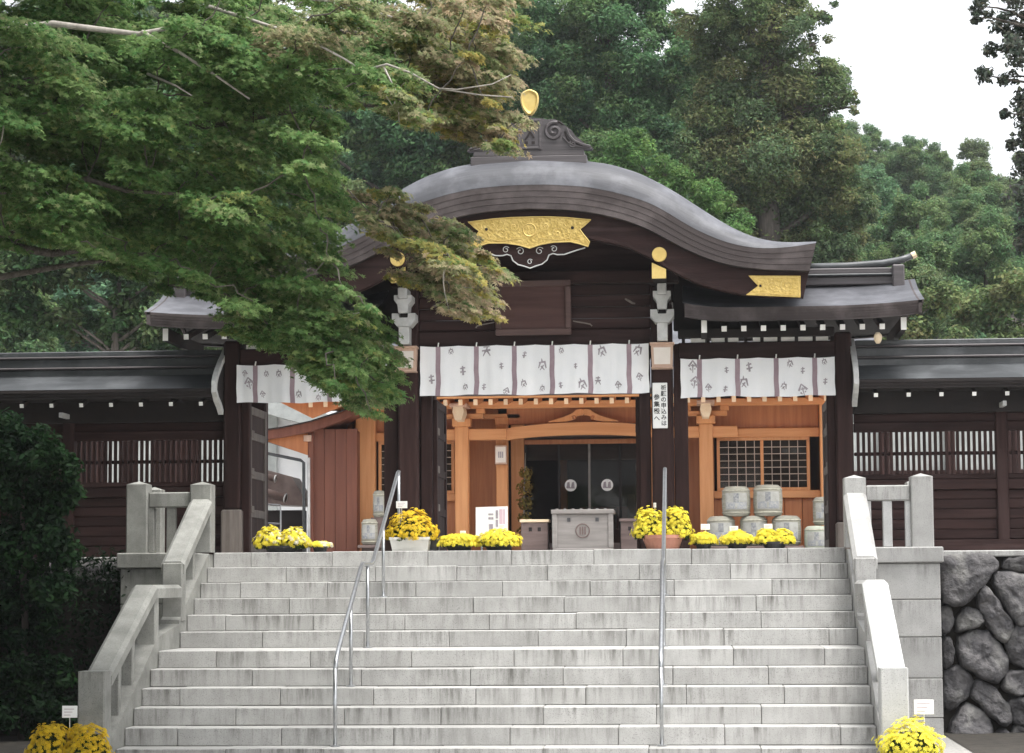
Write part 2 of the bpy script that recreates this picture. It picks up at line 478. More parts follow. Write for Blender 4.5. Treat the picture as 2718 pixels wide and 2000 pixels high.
def leaf_mesh(name, P, N, size, color, shape, mat):
    P, N = np.asarray(P, float), np.asarray(N, float)
    n = len(P)
    N = N / (np.linalg.norm(N, axis=1, keepdims=True) + 1e-9)
    R = rng.normal(size=(n, 3))
    T = np.cross(N, R)
    T /= (np.linalg.norm(T, axis=1, keepdims=True) + 1e-9)
    B = np.cross(N, T)
    tv, tf = leaf_template(shape)
    tv = np.array(tv, float)
    size = np.broadcast_to(np.asarray(size, float), (n,))
    V = P[:, None, :] + size[:, None, None] * (tv[None, :, 0:1] * T[:, None, :] + tv[None, :, 1:2] * B[:, None, :] + tv[None, :, 2:3] * N[:, None, :])
    m = len(tv)
    lens = np.tile(np.array([len(f) for f in tf]), n)
    base = np.concatenate([np.array(f) for f in tf])
    loops = (np.arange(n)[:, None] * m + base[None, :]).ravel()
    me = bpy.data.meshes.new(name)
    me.vertices.add(n * m)
    me.vertices.foreach_set('co', V.astype(np.float32).ravel())
    me.loops.add(len(loops))
    me.loops.foreach_set('vertex_index', loops.astype(np.int32))
    me.polygons.add(len(lens))
    me.polygons.foreach_set('loop_start', np.concatenate([[0], np.cumsum(lens)[:-1]]).astype(np.int32))
    me.update(calc_edges=True)
    at = me.color_attributes.new('Col', 'FLOAT_COLOR', 'POINT')
    c4 = np.ones((n, m, 4), np.float32)
    c4[:, :, :3] = np.asarray(color, np.float32)[:, None, :]
    at.data.foreach_set('color', c4.ravel())
    me.materials.append(M[mat])
    return me

def sphere_dirs(n):
    d = rng.normal(size=(n, 3))
    return d / np.linalg.norm(d, axis=1, keepdims=True)

def clump_leaves(clumps, dens, size, cols, flat=.8, upbias=.5, fill=.55, jitter=.25):
    """leaf points spread through the outer part of a set of uneven ellipsoid clumps"""
    P, N, C, Z = [], [], [], []
    for (x, y, z, r) in clumps:
        n = max(12, int(dens * r * r))
        d = sphere_dirs(n)
        ph = rng.uniform(0, 6.28, 3)
        lump = 1 + .22 * np.sin(d[:, 0] * 5 + ph[0]) * np.sin(d[:, 1] * 5 + ph[1]) + .15 * np.sin(d[:, 2] * 7 + ph[2]) + .12 * np.sin(d[:, 0] * 13 + d[:, 2] * 11 + ph[1])
        rad = r * lump * (fill + (1.06 - fill) * rng.random(n) ** .6)
        p = d * rad[:, None] * np.array([1, 1, flat]) + np.array([x, y, z])
        nn = d * (1 - upbias) + np.array([0, 0, upbias]) + rng.normal(size=(n, 3)) * .45
        tint = np.array(cols[rng.integers(len(cols))]) * rng.uniform(.85, 1.15)
        c = tint[None, :] * rng.uniform(.65, 1.4, (n, 1)) * (1 + rng.normal(size=(n, 3)) * .07)
        P.append(p); N.append(nn); C.append(np.clip(c, .004, .9)); Z.append(size * rng.uniform(1 - jitter, 1 + jitter, n))
    return np.concatenate(P), np.concatenate(N), np.concatenate(Z), np.concatenate(C)

def subclumps(clumps, k_, rr=(.35, .55)):
    """break big clumps into k smaller ones around their surface"""
    out = []
    for (x, y, z, r) in clumps:
        d = sphere_dirs(k_)
        for q in d:
            s = rng.uniform(*rr)
            out.append((x + q[0] * r * (1 - s * .7), y + q[1] * r * (1 - s * .7), z + q[2] * r * (1 - s * .7) * .9, r * s))
    return out

def leaf_obj(name, args, shape, mat, parent, kind=None):
    P, N, Z, C = args
    off = np.array(wloc(parent)) if parent is not None else 0
    o = bpy.data.objects.new(name, leaf_mesh(name, P - off, N, Z, C, shape, mat))
    COL.objects.link(o)
    o.parent = parent
    if kind:
        o['kind'] = kind
    return o
# ================================================================== THE SETTING
g = MB(); g.add([(-400, -120, -1.925), (400, -120, -1.925), (400, .75, -1.925), (-400, .75, -1.925)], [(0, 1, 2, 3)])
tag(g.build('ground', 'paving'), kind='structure')
def hillz(x, y):
    """wooded slope behind the shrine: level court to y=24, then rising, higher to the left"""
    t = max(0., y - 24.)
    base = .294 * t * (1 - .0012 * t)
    side = 1. - .0125 * max(-20, min(45, x - 4)) * min(1., t / 60.)
    return base * side + .5 * math.sin(x * .13 + y * .07) * min(1., t / 20.)
hx, hy = np.linspace(-120, 120, 61), np.concatenate([np.linspace(24, 60, 13), np.linspace(70, 230, 17)])
h = MB(); h.grid([[(x, y, hillz(x, y)) for x in hx] for y in hy])
tag(h.build('hill', 'soil', smooth=True), kind='structure')
c = MB(); c.add([(-60, .72, -.03), (60, .72, -.03), (60, 26, -.03), (-60, 26, -.03)], [(0, 1, 2, 3)])
tag(c.build('courtyard', 'court'), kind='structure')

for x0, x1 in ((-60, -3.75), (4.28, 60)):
    b = MB(); b.add([(x0, -4.75, -1.917), (x1, -4.75, -1.917), (x1, .45, -1.917), (x0, .45, -1.917)], [(0, 1, 2, 3)])
    tag(b.build('planting_bed', 'soil'), kind='structure')
# ---- stone staircase: every granite block is a piece
RISE, TREAD, MID = .16, .32, .953
stair = structure('stone_stairs', (0, 0, -1.92))
def step_y(i):
    return -(TREAD * i + (MID - TREAD if i >= 6 else 0))
for i in range(0, 13):
    y0 = step_y(i) if i < 12 else step_y(11) - TREAD
    depth = .80 if i == 0 else (MID + .05 if i == 6 else TREAD + .05)
    if i == 12:
        continue
    x = -3.31
    cut = -3.31 + .93 * (.5 + (.5 if i % 2 else 0)) + random.uniform(-.12, .12)
    while x < 3.30:
        x1 = min(cut, 3.31)
        if 3.31 - x1 < .25:
            x1 = 3.31
        b = MB()
        dz, dy = random.uniform(-.003, .003), random.uniform(-.004, .004)
        bot = -RISE * i - RISE + .002
        b.cbox(x + .002, x1 - .002, y0 + dy, y0 + depth, bot, -RISE * i + dz, .006)
        b.build('granite_block', 'granite', stair, loc=((x + x1) / 2, y0, -RISE * i))
        x = x1
        cut = x1 + .93 + random.uniform(-.1, .1)
core = MB()
prof = [(0.72, -1.92), (step_y(11) + .1, -1.92)] 
for i in range(11, -1, -1):
    prof += [(step_y(i) + .1, -RISE * (i + 1)), (step_y(i) + .1 if i == 0 else step_y(i - 1) + .1, -RISE * (i + 1))]
prof = [(.72, -1.92), (.72, -.17)] + [(step_y(0) + .1, -.17)]
for i in range(1, 12):
    prof += [(step_y(i - 1) + .1, -RISE * i - .17), (step_y(i) + .1, -RISE * i - .17)]
core.prism([(a, max(z, -1.92)) for a, z in prof], -3.3, 3.3, 'x').build('stair_core', 'soil', stair)

# ---- stone balustrades with their piers
SLOPE = .5
def balustrade(s, label, mats):
    mstone, mrail2, mpier = mats
    t = thing('stone_balustrade', (s * 3.41, -.1, -1.92), label, 'balustrade', 'granite balustrades beside the stairs')
    X = lambda a, b: (min(s * a, s * b), max(s * a, s * b))
    def rail(y_a, z_a, y_b, z_b, mat, w0=3.285, w1=3.52, th=.125):
        b = MB()
        x0, x1 = X(w0, w1)
        ym = (x1 - x0) * .16
        ring = [(x0, 0), (x1, 0), (x1, th * .72), (x1 - ym, th), (x0 + ym, th), (x0, th * .72)]
        b.add([(x, y_a, z_a - th + z) for x, z in ring] + [(x, y_b, z_b - th + z) for x, z in ring],
              [list(range(6)), list(range(11, 5, -1))] + [(i, 6 + i, 6 + (i + 1) % 6, (i + 1) % 6) for i in range(6)])
        return b.build('rail', mat, t, loc=(s * 3.4, (y_a + y_b) / 2, max(z_a, z_b)))
    def post(cx, cy, z0, z1, w=.225, point=.035, mat=mstone):
        b = MB()
        x0, x1, y0, y1 = cx - w / 2, cx + w / 2, cy - w / 2, cy + w / 2
        c = .012
        lo = [(x0 + c, y0), (x1 - c, y0), (x1, y0 + c), (x1, y1 - c), (x1 - c, y1), (x0 + c, y1), (x0, y1 - c), (x0, y0 + c)]
        vs = [(x, y, z0) for x, y in lo] + [(x, y, z1) for x, y in lo] + [(cx, cy, z1 + point)]
        b.add(vs, [(i, (i + 1) % 8, 8 + (i + 1) % 8, 8 + i) for i in range(8)] + [(8 + i, 8 + (i + 1) % 8, 16) for i in range(8)])
        return b.build('post', mat, t, loc=(cx, cy, z1))
    post(s * 3.405, -.1, 0., .71)
    post(s * 4.085, -.1, 0., .72)
    post(s * 4.085, .62, 0., .69, .19)
    # level rail of the side parapet, with balusters
    x0, x1 = X(3.52, 3.97)
    b = MB().cbox(x0, x1, -.16, -.04, .475, .635, .012); b.build('rail', mstone, t, loc=(s * 3.75, -.1, .635))
    for cx, w in ((3.735, .095), (3.945, .06), (3.545, .05)):
        b = MB().cbox(s * cx - w / 2, s * cx + w / 2, -.145, -.055, .0, .476, .008); b.build('baluster', mrail2, t, loc=(s * cx, -.1, .476))
    b = MB().cbox(s * 4.085 - .06, s * 4.085 + .06, .02, .52, .475, .62, .012); b.build('rail', mstone, t, loc=(s * 4.085, .3, .62))
    for cy in (.14, .38):
        b = MB().cbox(s * 4.085 - .045, s * 4.085 + .045, cy - .045, cy + .045, 0., .476, .008); b.build('baluster', mstone, t, loc=(s * 4.085, cy, .476))
    # pier: cap slab and granite courses
    x0, x1 = X(3.53, 4.285)
    MB().cbox(x0, x1, -.26, .9, -.163, .0, .012).build('cap_slab', mpier, t, loc=(s * 3.9, 0, 0))
    zs = [-.165, -.536, -.918, -1.336, -1.734, -1.925]
    for a, bb in zip(zs[:-1], zs[1:]):
        if True:
            xa, xb = X(3.50, 4.25)
            MB().cbox(xa, xb, -.22 + random.uniform(-.003, .003), .85, bb + .003, a - .003, .007).build('granite_block', mpier, t, loc=(s * 3.88, -.2, a))
    # sloping rails
    rail(-.205, .56, -1.53, -.105, mstone)
    rail(-1.62, -.335, -2.72, -.335, mstone)
    rail(-2.72, -.335, -4.42, -1.085, mrail2)
    MB().cbox(*X(3.30, 3.50), -1.56, -1.38, -.7, -.12, .01).build('post', mstone, t, loc=(s * 3.4, -1.45, -.12))
    MB().cbox(*X(3.31, 3.49), -2.68, -2.52, -1.0, -.45, .01).build('post', mstone, t, loc=(s * 3.4, -2.6, -.45))
    for cy, zt in ((-.75, .17), (-3.35, -.72), (-3.85, -.95)):
        zb = -.35 if cy > -1 else (-1.3 if cy > -3.6 else -1.55)
        MB().cbox(*X(3.35, 3.45), cy - .05, cy + .05, zb, zt, .008).build('baluster', mstone, t, loc=(s * 3.4, cy, zt))
    post(s * 3.40, -4.55, -1.925, -1.07, .235, .0, mrail2 if s > 0 else mstone)
    # string course hugging the step ends
    st = [(.1, -.02), (-.25, -.02), (-1.62, -.68), (-1.62, -.72), (-2.55, -.83), (-2.65, -.88), (-4.42, -1.74), (-4.42, -1.93), (-3.9, -1.93), (.1, -1.93)]
    b = MB().prism([(y, z) for y, z in st], *X(3.312, 3.498), 'x'); b.build('stringer', mstone, t, loc=(s * 3.4, -2, -.1))
    return t
balustrade(1, 'pale granite balustrade on the right of the stairs beside the boulder wall', ('granite', 'granite_new', 'granite'))
balustrade(-1, 'mossy grey balustrade on the shaded left side of the stairs', ('granite_moss_shade', 'granite_moss_shade', 'granite_moss_shade'))

# ---- boulder retaining walls
BOULDERS = [[(4.32,-0.13),(4.44,-0.08),(4.8,-0.07),(4.91,-0.19),(4.75,-0.38),(4.56,-0.59),(4.45,-0.6),(4.31,-0.55)],[(4.94,-0.23),(4.98,-0.13),(5.17,-0.1),(5.39,-0.14),(5.37,-0.32),(5.16,-0.27)],[(4.83,-0.32),(4.94,-0.26),(5.16,-0.29),(5.37,-0.38),(5.38,-0.72),(5.15,-0.81),(5.06,-0.8),(4.95,-0.59)],[(4.71,-0.43),(4.77,-0.41),(4.86,-0.51),(4.97,-0.7),(5.05,-0.8),(4.98,-0.96),(4.9,-0.98),(4.78,-0.81),(4.68,-0.62)],[(4.3,-0.62),(4.39,-0.62),(4.44,-0.7),(4.41,-0.87),(4.3,-0.9)],[(4.49,-0.66),(4.63,-0.62),(4.72,-0.7),(4.74,-0.8),(4.51,-0.88),(4.44,-0.85)],[(4.31,-0.93),(4.4,-0.94),(4.43,-1.09),(4.41,-1.21),(4.3,-1.26)],[(4.47,-1.02),(4.51,-0.92),(4.74,-0.86),(4.89,-1.0),(4.98,-1.17),(4.95,-1.32),(4.84,-1.41),(4.62,-1.3),(4.49,-1.19)],[(4.98,-0.96),(5.04,-0.83),(5.15,-0.84),(5.37,-0.91),(5.38,-1.25),(5.14,-1.26),(5.03,-1.19),(4.97,-1.08)],[(4.31,-1.31),(4.41,-1.23),(4.52,-1.26),(4.62,-1.36),(4.57,-1.53),(4.4,-1.68),(4.31,-1.64)],[(4.61,-1.45),(4.69,-1.38),(4.8,-1.43),(4.95,-1.6),(4.99,-1.69),(4.98,-1.84),(4.85,-1.81),(4.7,-1.66),(4.59,-1.53)],[(4.91,-1.41),(4.99,-1.29),(5.14,-1.28),(5.33,-1.32),(5.3,-1.49),(5.13,-1.53),(4.98,-1.53)],[(4.36,-1.9),(4.46,-1.69),(4.57,-1.61),(4.76,-1.75),(4.8,-1.86),(4.75,-2.01),(4.6,-2.02),(4.38,-1.94)],[(4.95,-1.6),(5.13,-1.55),(5.39,-1.57),(5.39,-1.85),(5.12,-1.84),(5.01,-1.83)],[(4.77,-2.01),(4.86,-1.9),(4.98,-1.88),(4.99,-2.03),(4.95,-2.07)],[(5.0,-1.86),(5.12,-1.86),(5.4,-1.88),(5.4,-2.13),(5.11,-2.2),(4.99,-2.14)],[(4.3,-1.97),(4.4,-1.97),(4.75,-2.05),(4.95,-2.11),(4.93,-2.26),(4.3,-2.25)],[(5.4,-0.14),(5.62,-0.16),(5.65,-0.35),(5.6,-0.65),(5.41,-0.68),(5.39,-0.34)],[(5.41,-0.76),(5.6,-0.7),(5.69,-0.91),(5.63,-1.19),(5.42,-1.23),(5.4,-0.91)],[(5.33,-1.32),(5.59,-1.25),(5.69,-1.47),(5.43,-1.55)],[(5.43,-1.58),(5.69,-1.53),(5.72,-1.85),(5.42,-1.85)],[(5.66,-0.14),(5.92,-0.16),(5.92,-0.54),(5.66,-0.65)],[(5.68,-0.72),(5.92,-0.63),(5.93,-1.1),(5.7,-1.19)],[(5.72,-1.29),(5.92,-1.19),(5.93,-1.66),(5.72,-1.7)],[(5.44,-1.9),(5.72,-1.88),(5.91,-1.75),(5.93,-2.18),(5.43,-2.2)]]
def boulder_wall(s, label):
    t = thing('boulder_wall', (s * 5.2, .4, -1.93), label, 'stone wall')
    MB().box(min(s * 4.2, s * 12), max(s * 4.2, s * 12), .42, .74, -1.93, -.06).build('backing', 'soil', t)
    MB().cbox(min(s * 4.27, s * 12), max(s * 4.27, s * 12), .28, .9, -.10, -.035, .01).build('coping', 'granite', t)
    for outl in BOULDERS:
        cx, cz = sum(p[0] for p in outl) / len(outl), sum(p[1] for p in outl) / len(outl)
        grow = [(cx + (x - cx) * 1.10, cz + (z - cz) * 1.10) for x, z in outl]
        o = chaikin(grow, 1)
        o = [p for i_ in range(len(o)) for p in (o[i_], ((o[i_][0] + o[(i_ + 1) % len(o)][0]) / 2, (o[i_][1] + o[(i_ + 1) % len(o)][1]) / 2))]
        o = [(x + .008 * math.sin(41 * z + cx * 9), z + .008 * math.sin(37 * x + cz * 5)) for x, z in o]
        n = len(o)
        r0 = random.Random(int(cx * 1000))
        bulge = .10 + .07 * r0.random() + .05 * min(1, len(outl) / 9)
        tx, tz = r0.uniform(-.3, .3), r0.uniform(-.35, .15)
        b = MB()
        rings = []
        for sc, dep in ((1.0, 0.), (.995, .35), (.97, .62), (.92, .80), (.84, .91), (.74, .96), (.62, .99), (.5, 1.0), (.38, 1.0), (.26, 1.0), (.13, 1.0)):
            rg = []
            for j, (x, z) in enumerate(o):
                nz = .03 * math.sin(3.1 * x * 4 + z * 9 + cx * 7) + .02 * math.sin(17 * x - 13 * z)
                px, pz = cx + (x - cx) * sc, cz + (z - cz) * sc
                q3 = Vector((px * 5.5, cz * 7, pz * 5.5))
                d = dep * (bulge + (px - cx) * tx + (pz - cz) * tz) + dep * (.055 * mnoise.noise(q3) + .03 * mnoise.noise(q3 * 2.3) + .016 * mnoise.noise(q3 * 5.1))
                rg.append((s * px, .44 - max(0, d) - (.0 if dep == 0 else .06), pz))
            rings.append(rg)
        for rg in rings:
            b.v.extend(rg); b.uv.extend([(0, 0)] * n)
        for i in range(len(rings) - 1):
            for j in range(n):
                q = [i * n + j, i * n + (j + 1) % n, (i + 1) * n + (j + 1) % n, (i + 1) * n + j]
                b.f.append(q if s < 0 else q[::-1]); b.mi.append(0)
        L0 = (len(rings) - 1) * n
        b.v.append((s * cx, sum(p[1] for p in rings[-1]) / n - .004, cz)); b.uv.append((0, 0))
        for j in range(n):
            q = [L0 + j, L0 + (j + 1) % n, L0 + n]
            b.f.append(q if s < 0 else q[::-1]); b.mi.append(0)
        b.build('boulder', 'boulder', t, smooth=True, loc=(s * cx, .4, cz))
    return t
boulder_wall(1, 'grey boulder retaining wall at the right edge below the fence')
boulder_wall(-1, 'dark boulder retaining wall deep in shade below the left fence')

# ---- steel handrails on the stairs
def handrail(x, label):
    t = thing('steel_handrail', (x, -1.9, -.96), label, 'handrail', 'steel handrails on the stairs')
    MB().tube([(x, .57, .86), (x, .50, .845), (x, -1.45, -.115), (x, -1.60, -.15), (x, -2.2, -.15), (x, -2.32, -.19), (x, -3.76, -.935), (x, -3.88, -1.01), (x, -3.93, -1.12)], .021, 10).build('rail', 'steel', t, smooth=True)
    for y, z0, z1 in ((.57, 0, .87), (-.70, -.48, .25), (-1.86, -.96, -.15), (-2.98, -1.28, -.53), (-3.935, -1.76, -1.08)):
        zb = z0
        MB().tube([(x, y, zb), (x, y, z1)], .017, 8).build('post', 'steel', t, smooth=True)
        MB().lathe([(.045, zb + .002), (.045, zb + .012), (.02, zb + .016)], 10, x, y).build('base_plate', 'steel', t)
    return t
handrail(-1.41, 'steel handrail on the left half of the stairs, seen slanting')
handrail(1.45, 'steel handrail on the right half of the stairs, seen end on')

# ================================================================== THE GATE
gate = thing('shrine_gate', (0, 1.6, 0), 'dark wooden shrine gate with curved gable roof and gilt fittings at the stair top', 'gate')
def gcol(cx, cy, w, z1, mat='darkwood', plinth=None, z0=0.):
    o = MB().cbox(cx - w / 2, cx + w / 2, cy - w / 2, cy + w / 2, z0 if not plinth else plinth, z1, .022).build('column', mat, gate, loc=(cx, cy, 0))
    if plinth:
        MB().cbox(cx - w / 2 - .02, cx + w / 2 + .02, cy - w / 2 - .02, cy + w / 2 + .02, -.03, plinth, .02).build('plinth', 'weathered', o)
    return o
for s in (-1, 1):
    gcol(s * 1.415, 1.57, .232, 2.95)
    gcol(s * 1.415, 3.3, .22, 2.95)
    gcol(s * 3.42, 1.60, .19, 2.40, plinth=.30 if s > 0 else .5)
    gcol(s * 3.42, 3.2, .19, 2.40)
    for a, b, d in ((1.16, 1.285, .02), (1.545, 1.70, .03)):        # jambs either side of the main column
        x0, x1 = sorted((s * a, s * b))
        MB().cbox(x0, x1, 1.53 + d, 1.66 + d, -.02, 2.30, .01).build('jamb', 'darkwood', gate, loc=(s * a, 1.6, 0))
    x0, x1 = sorted((s * 3.235, s * 3.33))
    MB().cbox(x0, x1, 1.62, 1.74, -.02, 2.12, .01).build('jamb', 'darkwood', gate, loc=(s * 3.28, 1.6, 0))
    # open door leaves, hinged on the jambs
    for hx, lh, mt in ((1.165, 1.72, 'darkwood'), (3.29, 1.68, 'weathered')):
        x0, x1 = sorted((s * hx, s * (hx - .05)))
        lf = MB().cbox(x0, x1, 1.70, 1.80, .03, lh, .006).cbox(x0, x1, 2.62, 2.72, .03, lh, .006)
        for z in (.03, .42, .86, 1.30, lh - .09):
            lf.cbox(x0 + .004, x1 - .004, 1.80, 2.62, z, z + .09, .005)
        leaf = lf.build('door_leaf', mt, gate)
        MB().box(x0 + .018, x1 - .018, 1.80, 2.62, .06, lh - .04).build('door_panel', 'darkwood', leaf)
        for z in (.5, .93, 1.36):
            MB().cbox(x0 - .006, x1 + .006, 1.76, 1.92, z - .03, z + .05, .004).build('metal_strap', 'weathered', leaf)
def gbeam(name, x0, x1, y0, y1, z0, z1, mat='darkwood_h'):
    return MB().cbox(x0, x1, y0, y1, z0, z1, .012).build(name, mat, gate, loc=((x0 + x1) / 2, y0, z0))
gbeam('lintel', -1.30, 1.30, 1.49, 1.66, 2.305, 2.47)
gbeam('tie_beam', -1.62, 1.62, 1.47, 1.70, 2.985, 3.13)
gbeam('lintel', -1.30, 1.30, 3.2, 3.4, 2.3, 2.5)
z = 2.472
for hgt in (.125, .13, .13, .125):                               # boards of the wall over the lintel
    gbeam('wall_board', -1.30, 1.30, 1.535 + random.uniform(-.006, .006), 1.6, z + .003, z + hgt - .003)
    z += hgt
gbeam('wall_board', -1.7, 1.7, 1.66, 1.72, 3.13, 3.55)
for s in (-1, 1):
    x0, x1 = sorted((s * 1.60, s * 3.33))
    gbeam('lintel', x0, x1, 1.50, 1.64, 2.122, 2.305)
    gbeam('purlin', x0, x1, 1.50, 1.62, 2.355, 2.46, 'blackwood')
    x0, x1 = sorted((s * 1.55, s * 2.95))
    gbeam('wall_board', x0, x1, 1.72, 1.78, 2.46, 3.2, 'blackwood')  # black boards added in the shaded space under the gable, blocking the sky
    xs = [1.70, 1.93, 2.14, 2.28] + [2.42, 2.55, 2.78, 3.01, 3.24]
    for a, b in ((1.74, 1.90), (1.97, 2.12), (2.15, 2.27), (2.43, 2.51), (2.55, 2.70), (2.74, 2.89), (2.93, 3.09), (3.12, 3.26)):
        x0, x1 = sorted((s * a, s * b))
        MB().box(x0, x1, 1.535, 1.58, 2.304, 2.356).build('sky_slit_panel', 'endwhite', gate)  # white panels stand in for bright sky showing through the slits
    # stub blocks between the panels
    for a in (1.66, 1.935, 2.135, 2.35, 2.53, 2.72, 2.91, 3.105, 3.30):
        x0, x1 = sorted((s * (a - .018), s * (a + .018)))
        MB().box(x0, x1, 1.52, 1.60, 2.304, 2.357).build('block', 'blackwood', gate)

# ---- curved gable roof
TOP = [(0, 3.942), (.227, 3.940), (.596, 3.911), (.89, 3.853), (1.184, 3.765), (1.37, 3.685), (1.516, 3.595), (1.661, 3.50), (1.806, 3.414), (1.952, 3.345), (2.097, 3.285), (2.242, 3.243), (2.387, 3.215), (2.533, 3.204), (2.678, 3.206), (2.824, 3.218), (2.969, 3.237), (3.071, 3.252)]
BOT = [(0, 3.683), (.446, 3.66), (.741, 3.615), (1.034, 3.538), (1.221, 3.465), (1.367, 3.39), (1.512, 3.305), (1.658, 3.224), (1.803, 3.152), (1.948, 3.093), (2.093, 3.046), (2.239, 3.014), (2.384, 2.993), (2.529, 2.977), (2.674, 2.967), (2.819, 2.96), (2.996, 2.953)]
SIL = [(0, 4.312), (.575, 4.275), (.876, 4.225), (1.175, 4.128), (1.473, 3.97), (1.66, 3.85), (1.855, 3.715), (1.957, 3.645), (2.104, 3.55), (2.25, 3.465), (2.397, 3.395), (2.544, 3.348), (2.69, 3.32), (2.88, 3.31), (3.087, 3.305)]
BRG = [(0, 3.41), (.6, 3.36), (1.05, 3.255), (1.3, 3.13), (1.45, 3.03), (1.6, 2.945), (1.8, 2.84), (2.09, 2.752), (2.31, 2.711), (2.6, 2.688), (2.93, 2.675)]
NS = 61
def sym(pts, n=NS):
    x, z = spline(pts, n)
    return np.concatenate([-x[::-1][:-1], x]), np.concatenate([z[::-1][:-1], z])
tx, tz = sym(TOP); bx_, bz = sym(BOT); sx, sz = sym(SIL); gx, gz = sym(BRG)
arc = np.concatenate([[0], np.cumsum(np.hypot(np.diff(tx), np.diff(tz)))])
GX = .02
groof = bpy.data.objects.new('gable_roof', None); COL.objects.link(groof); groof.parent = gate
# roof skin: rolls up from the front edge, runs back, rolls down again
skin = MB()
rows, uvs = [], []
prof = [(.50, 0.), (.515, .18), (.56, .45), (.64, .70), (.76, .89), (.90, .98), (1.0, 1.0), (2.1, 1.03), (3.2, 1.0), (3.45, .9), (3.62, .5), (3.68, 0.)]
for q, (yy, f) in enumerate(prof):
    w = min(1., f)
    rows.append([(GX + tx[i] * (1 - w) + sx[i] * w, yy, tz[i] + (sz[i] - tz[i]) * f) for i in range(len(tx))])
    uvs.append([(arc[i] * 1.5, yy * 2 + .01) for i in range(len(tx))])
skin.grid(rows, uvs)
skin.build('roof_skin', 'roof', groof, smooth=True)
LAY = 4
for k_ in range(LAY):                                             # stepped layers of the thick eave
    b = MB()
    f0, f1 = k_ / LAY, (k_ + 1) / LAY
    yf = .50 + .002 * k_
    def row(f, y):
        return [(GX + tx[i] * (1 - f) + bx_[i] * f, y, tz[i] * (1 - f) + bz[i] * f) for i in range(len(tx))]
    b.grid([row(f0, yf + .002), row(f1 - .012, yf), row(f1, yf + .004), row(f1, yf + .05)], [[(a, 1 - f0 + .001) for a in arc], [(a, 1 - f1 + .02) for a in arc], [(a, 1 - f1) for a in arc], [(a, 1 - f1) for a in arc]], flip=True)
    b.build('eave_layer', 'roof_edge', groof); b = MB()
    b.grid([row(f0, 3.68 - .012 * k_), row(f1, 3.68 - .012 * k_), row(f1, 3.6)], [[(a, 1 - f0) for a in arc], [(a, 1 - f1 + .001) for a in arc], [(a, 1 - f1) for a in arc]])
    for e in (0, -1):                                             # end faces of the layer
        p0, p1 = row(f0, yf)[e], row(f1, yf)[e]
        b.add([p0, p1, (p1[0], 3.66, p1[2]), (p0[0], 3.66, p0[2])], [(0, 1, 2, 3)], [(0, f0), (0, f1), (3, f1), (3, f0)])
    b.build('eave_layer', 'roof_edge', groof, smooth=False)
sof = MB()
sof.grid([[(GX + bx_[i], .57, bz[i] - .002) for i in range(len(tx))], [(GX + bx_[i], 3.6, bz[i] - .002) for i in range(len(tx))]])
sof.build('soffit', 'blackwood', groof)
# barge board under the eave
for yy in (.60, 3.5):
    b = MB()
    up = [(GX + bx_[i], yy, bz[i] + .02) for i in range(len(tx))]
    lo = [(GX + gx[i], yy, gz[i]) for i in range(len(tx))]
    b.grid([up, lo], flip=True)
    b.grid([[(x, y + .07, z) for x, y, z in lo], [(x, y + .07, z) for x, y, z in up]], flip=True)
    b.grid([lo, [(x, y + .07, z) for x, y, z in lo]], flip=True)
    for e in (0, -1):
        b.add([up[e], lo[e], (lo[e][0], yy + .07, lo[e][2]), (up[e][0], yy + .07, up[e][2])], [(0, 1, 2, 3)])
    b.build('barge_board', 'darkwood_h', groof)
    if yy < 1:                                                    # thin raised moulding along the lower edge
        m = MB()
        m.grid([[(GX + gx[i], yy - .018, gz[i] + .05) for i in range(len(tx))], [(GX + gx[i], yy - .018, gz[i] + .012) for i in range(len(tx))], [(GX + gx[i], yy, gz[i] + .012) for i in range(len(tx))]], flip=True)
        m.grid([[(GX + gx[i], yy, gz[i] + .05) for i in range(len(tx))], [(GX + gx[i], yy - .018, gz[i] + .05) for i in range(len(tx))]], flip=True)
        m.build('moulding', 'darkwood_h', groof)
# ridge base, ridge and carved end ornament
rb = MB().cbox(-.63, .64, .72, 1.06, 4.20, 4.30, .008).cbox(-.60, .61, .74, 1.04, 4.30, 4.365, .008)
rb.build('ridge_base', 'ridge', groof)
MB().cbox(-.20, .21, 1.06, 3.3, 4.25, 4.56, .02).build('ridge', 'ridge', groof)
orn = bpy.data.objects.new('ridge_ornament', None); COL.objects.link(orn); orn.parent = gate
half = [(0, 4.725), (.13, 4.715), (.2, 4.70), (.265, 4.705), (.34, 4.675), (.40, 4.62), (.46, 4.575), (.50, 4.51), (.555, 4.47), (.60, 4.425), (.66, 4.405), (.69, 4.372), (.67, 4.362), (0, 4.362)]
outl = [(GX + x, z) for x, z in half] + [(GX - x, z) for x, z in half[::-1][1:-1]]
MB().prism(outl[::-1], .74, .84).build('carved_plate', 'ridge', orn)
MB().prism([(GX - .1, 4.40), (GX + .1, 4.40), (GX + .1, 4.68), (GX - .1, 4.68)], .734, .745).build('crest_panel', 'ridge', orn)
def spiral(cx, cz, r0, turns, dirn, y, start=0., n=26, r1=.012):
    return [(cx + dirn * (r0 + (r1 - r0) * i / n) * math.cos(start + turns * 2 * math.pi * i / n), y, cz + (r0 + (r1 - r0) * i / n) * math.sin(start + turns * 2 * math.pi * i / n)) for i in range(n + 1)]
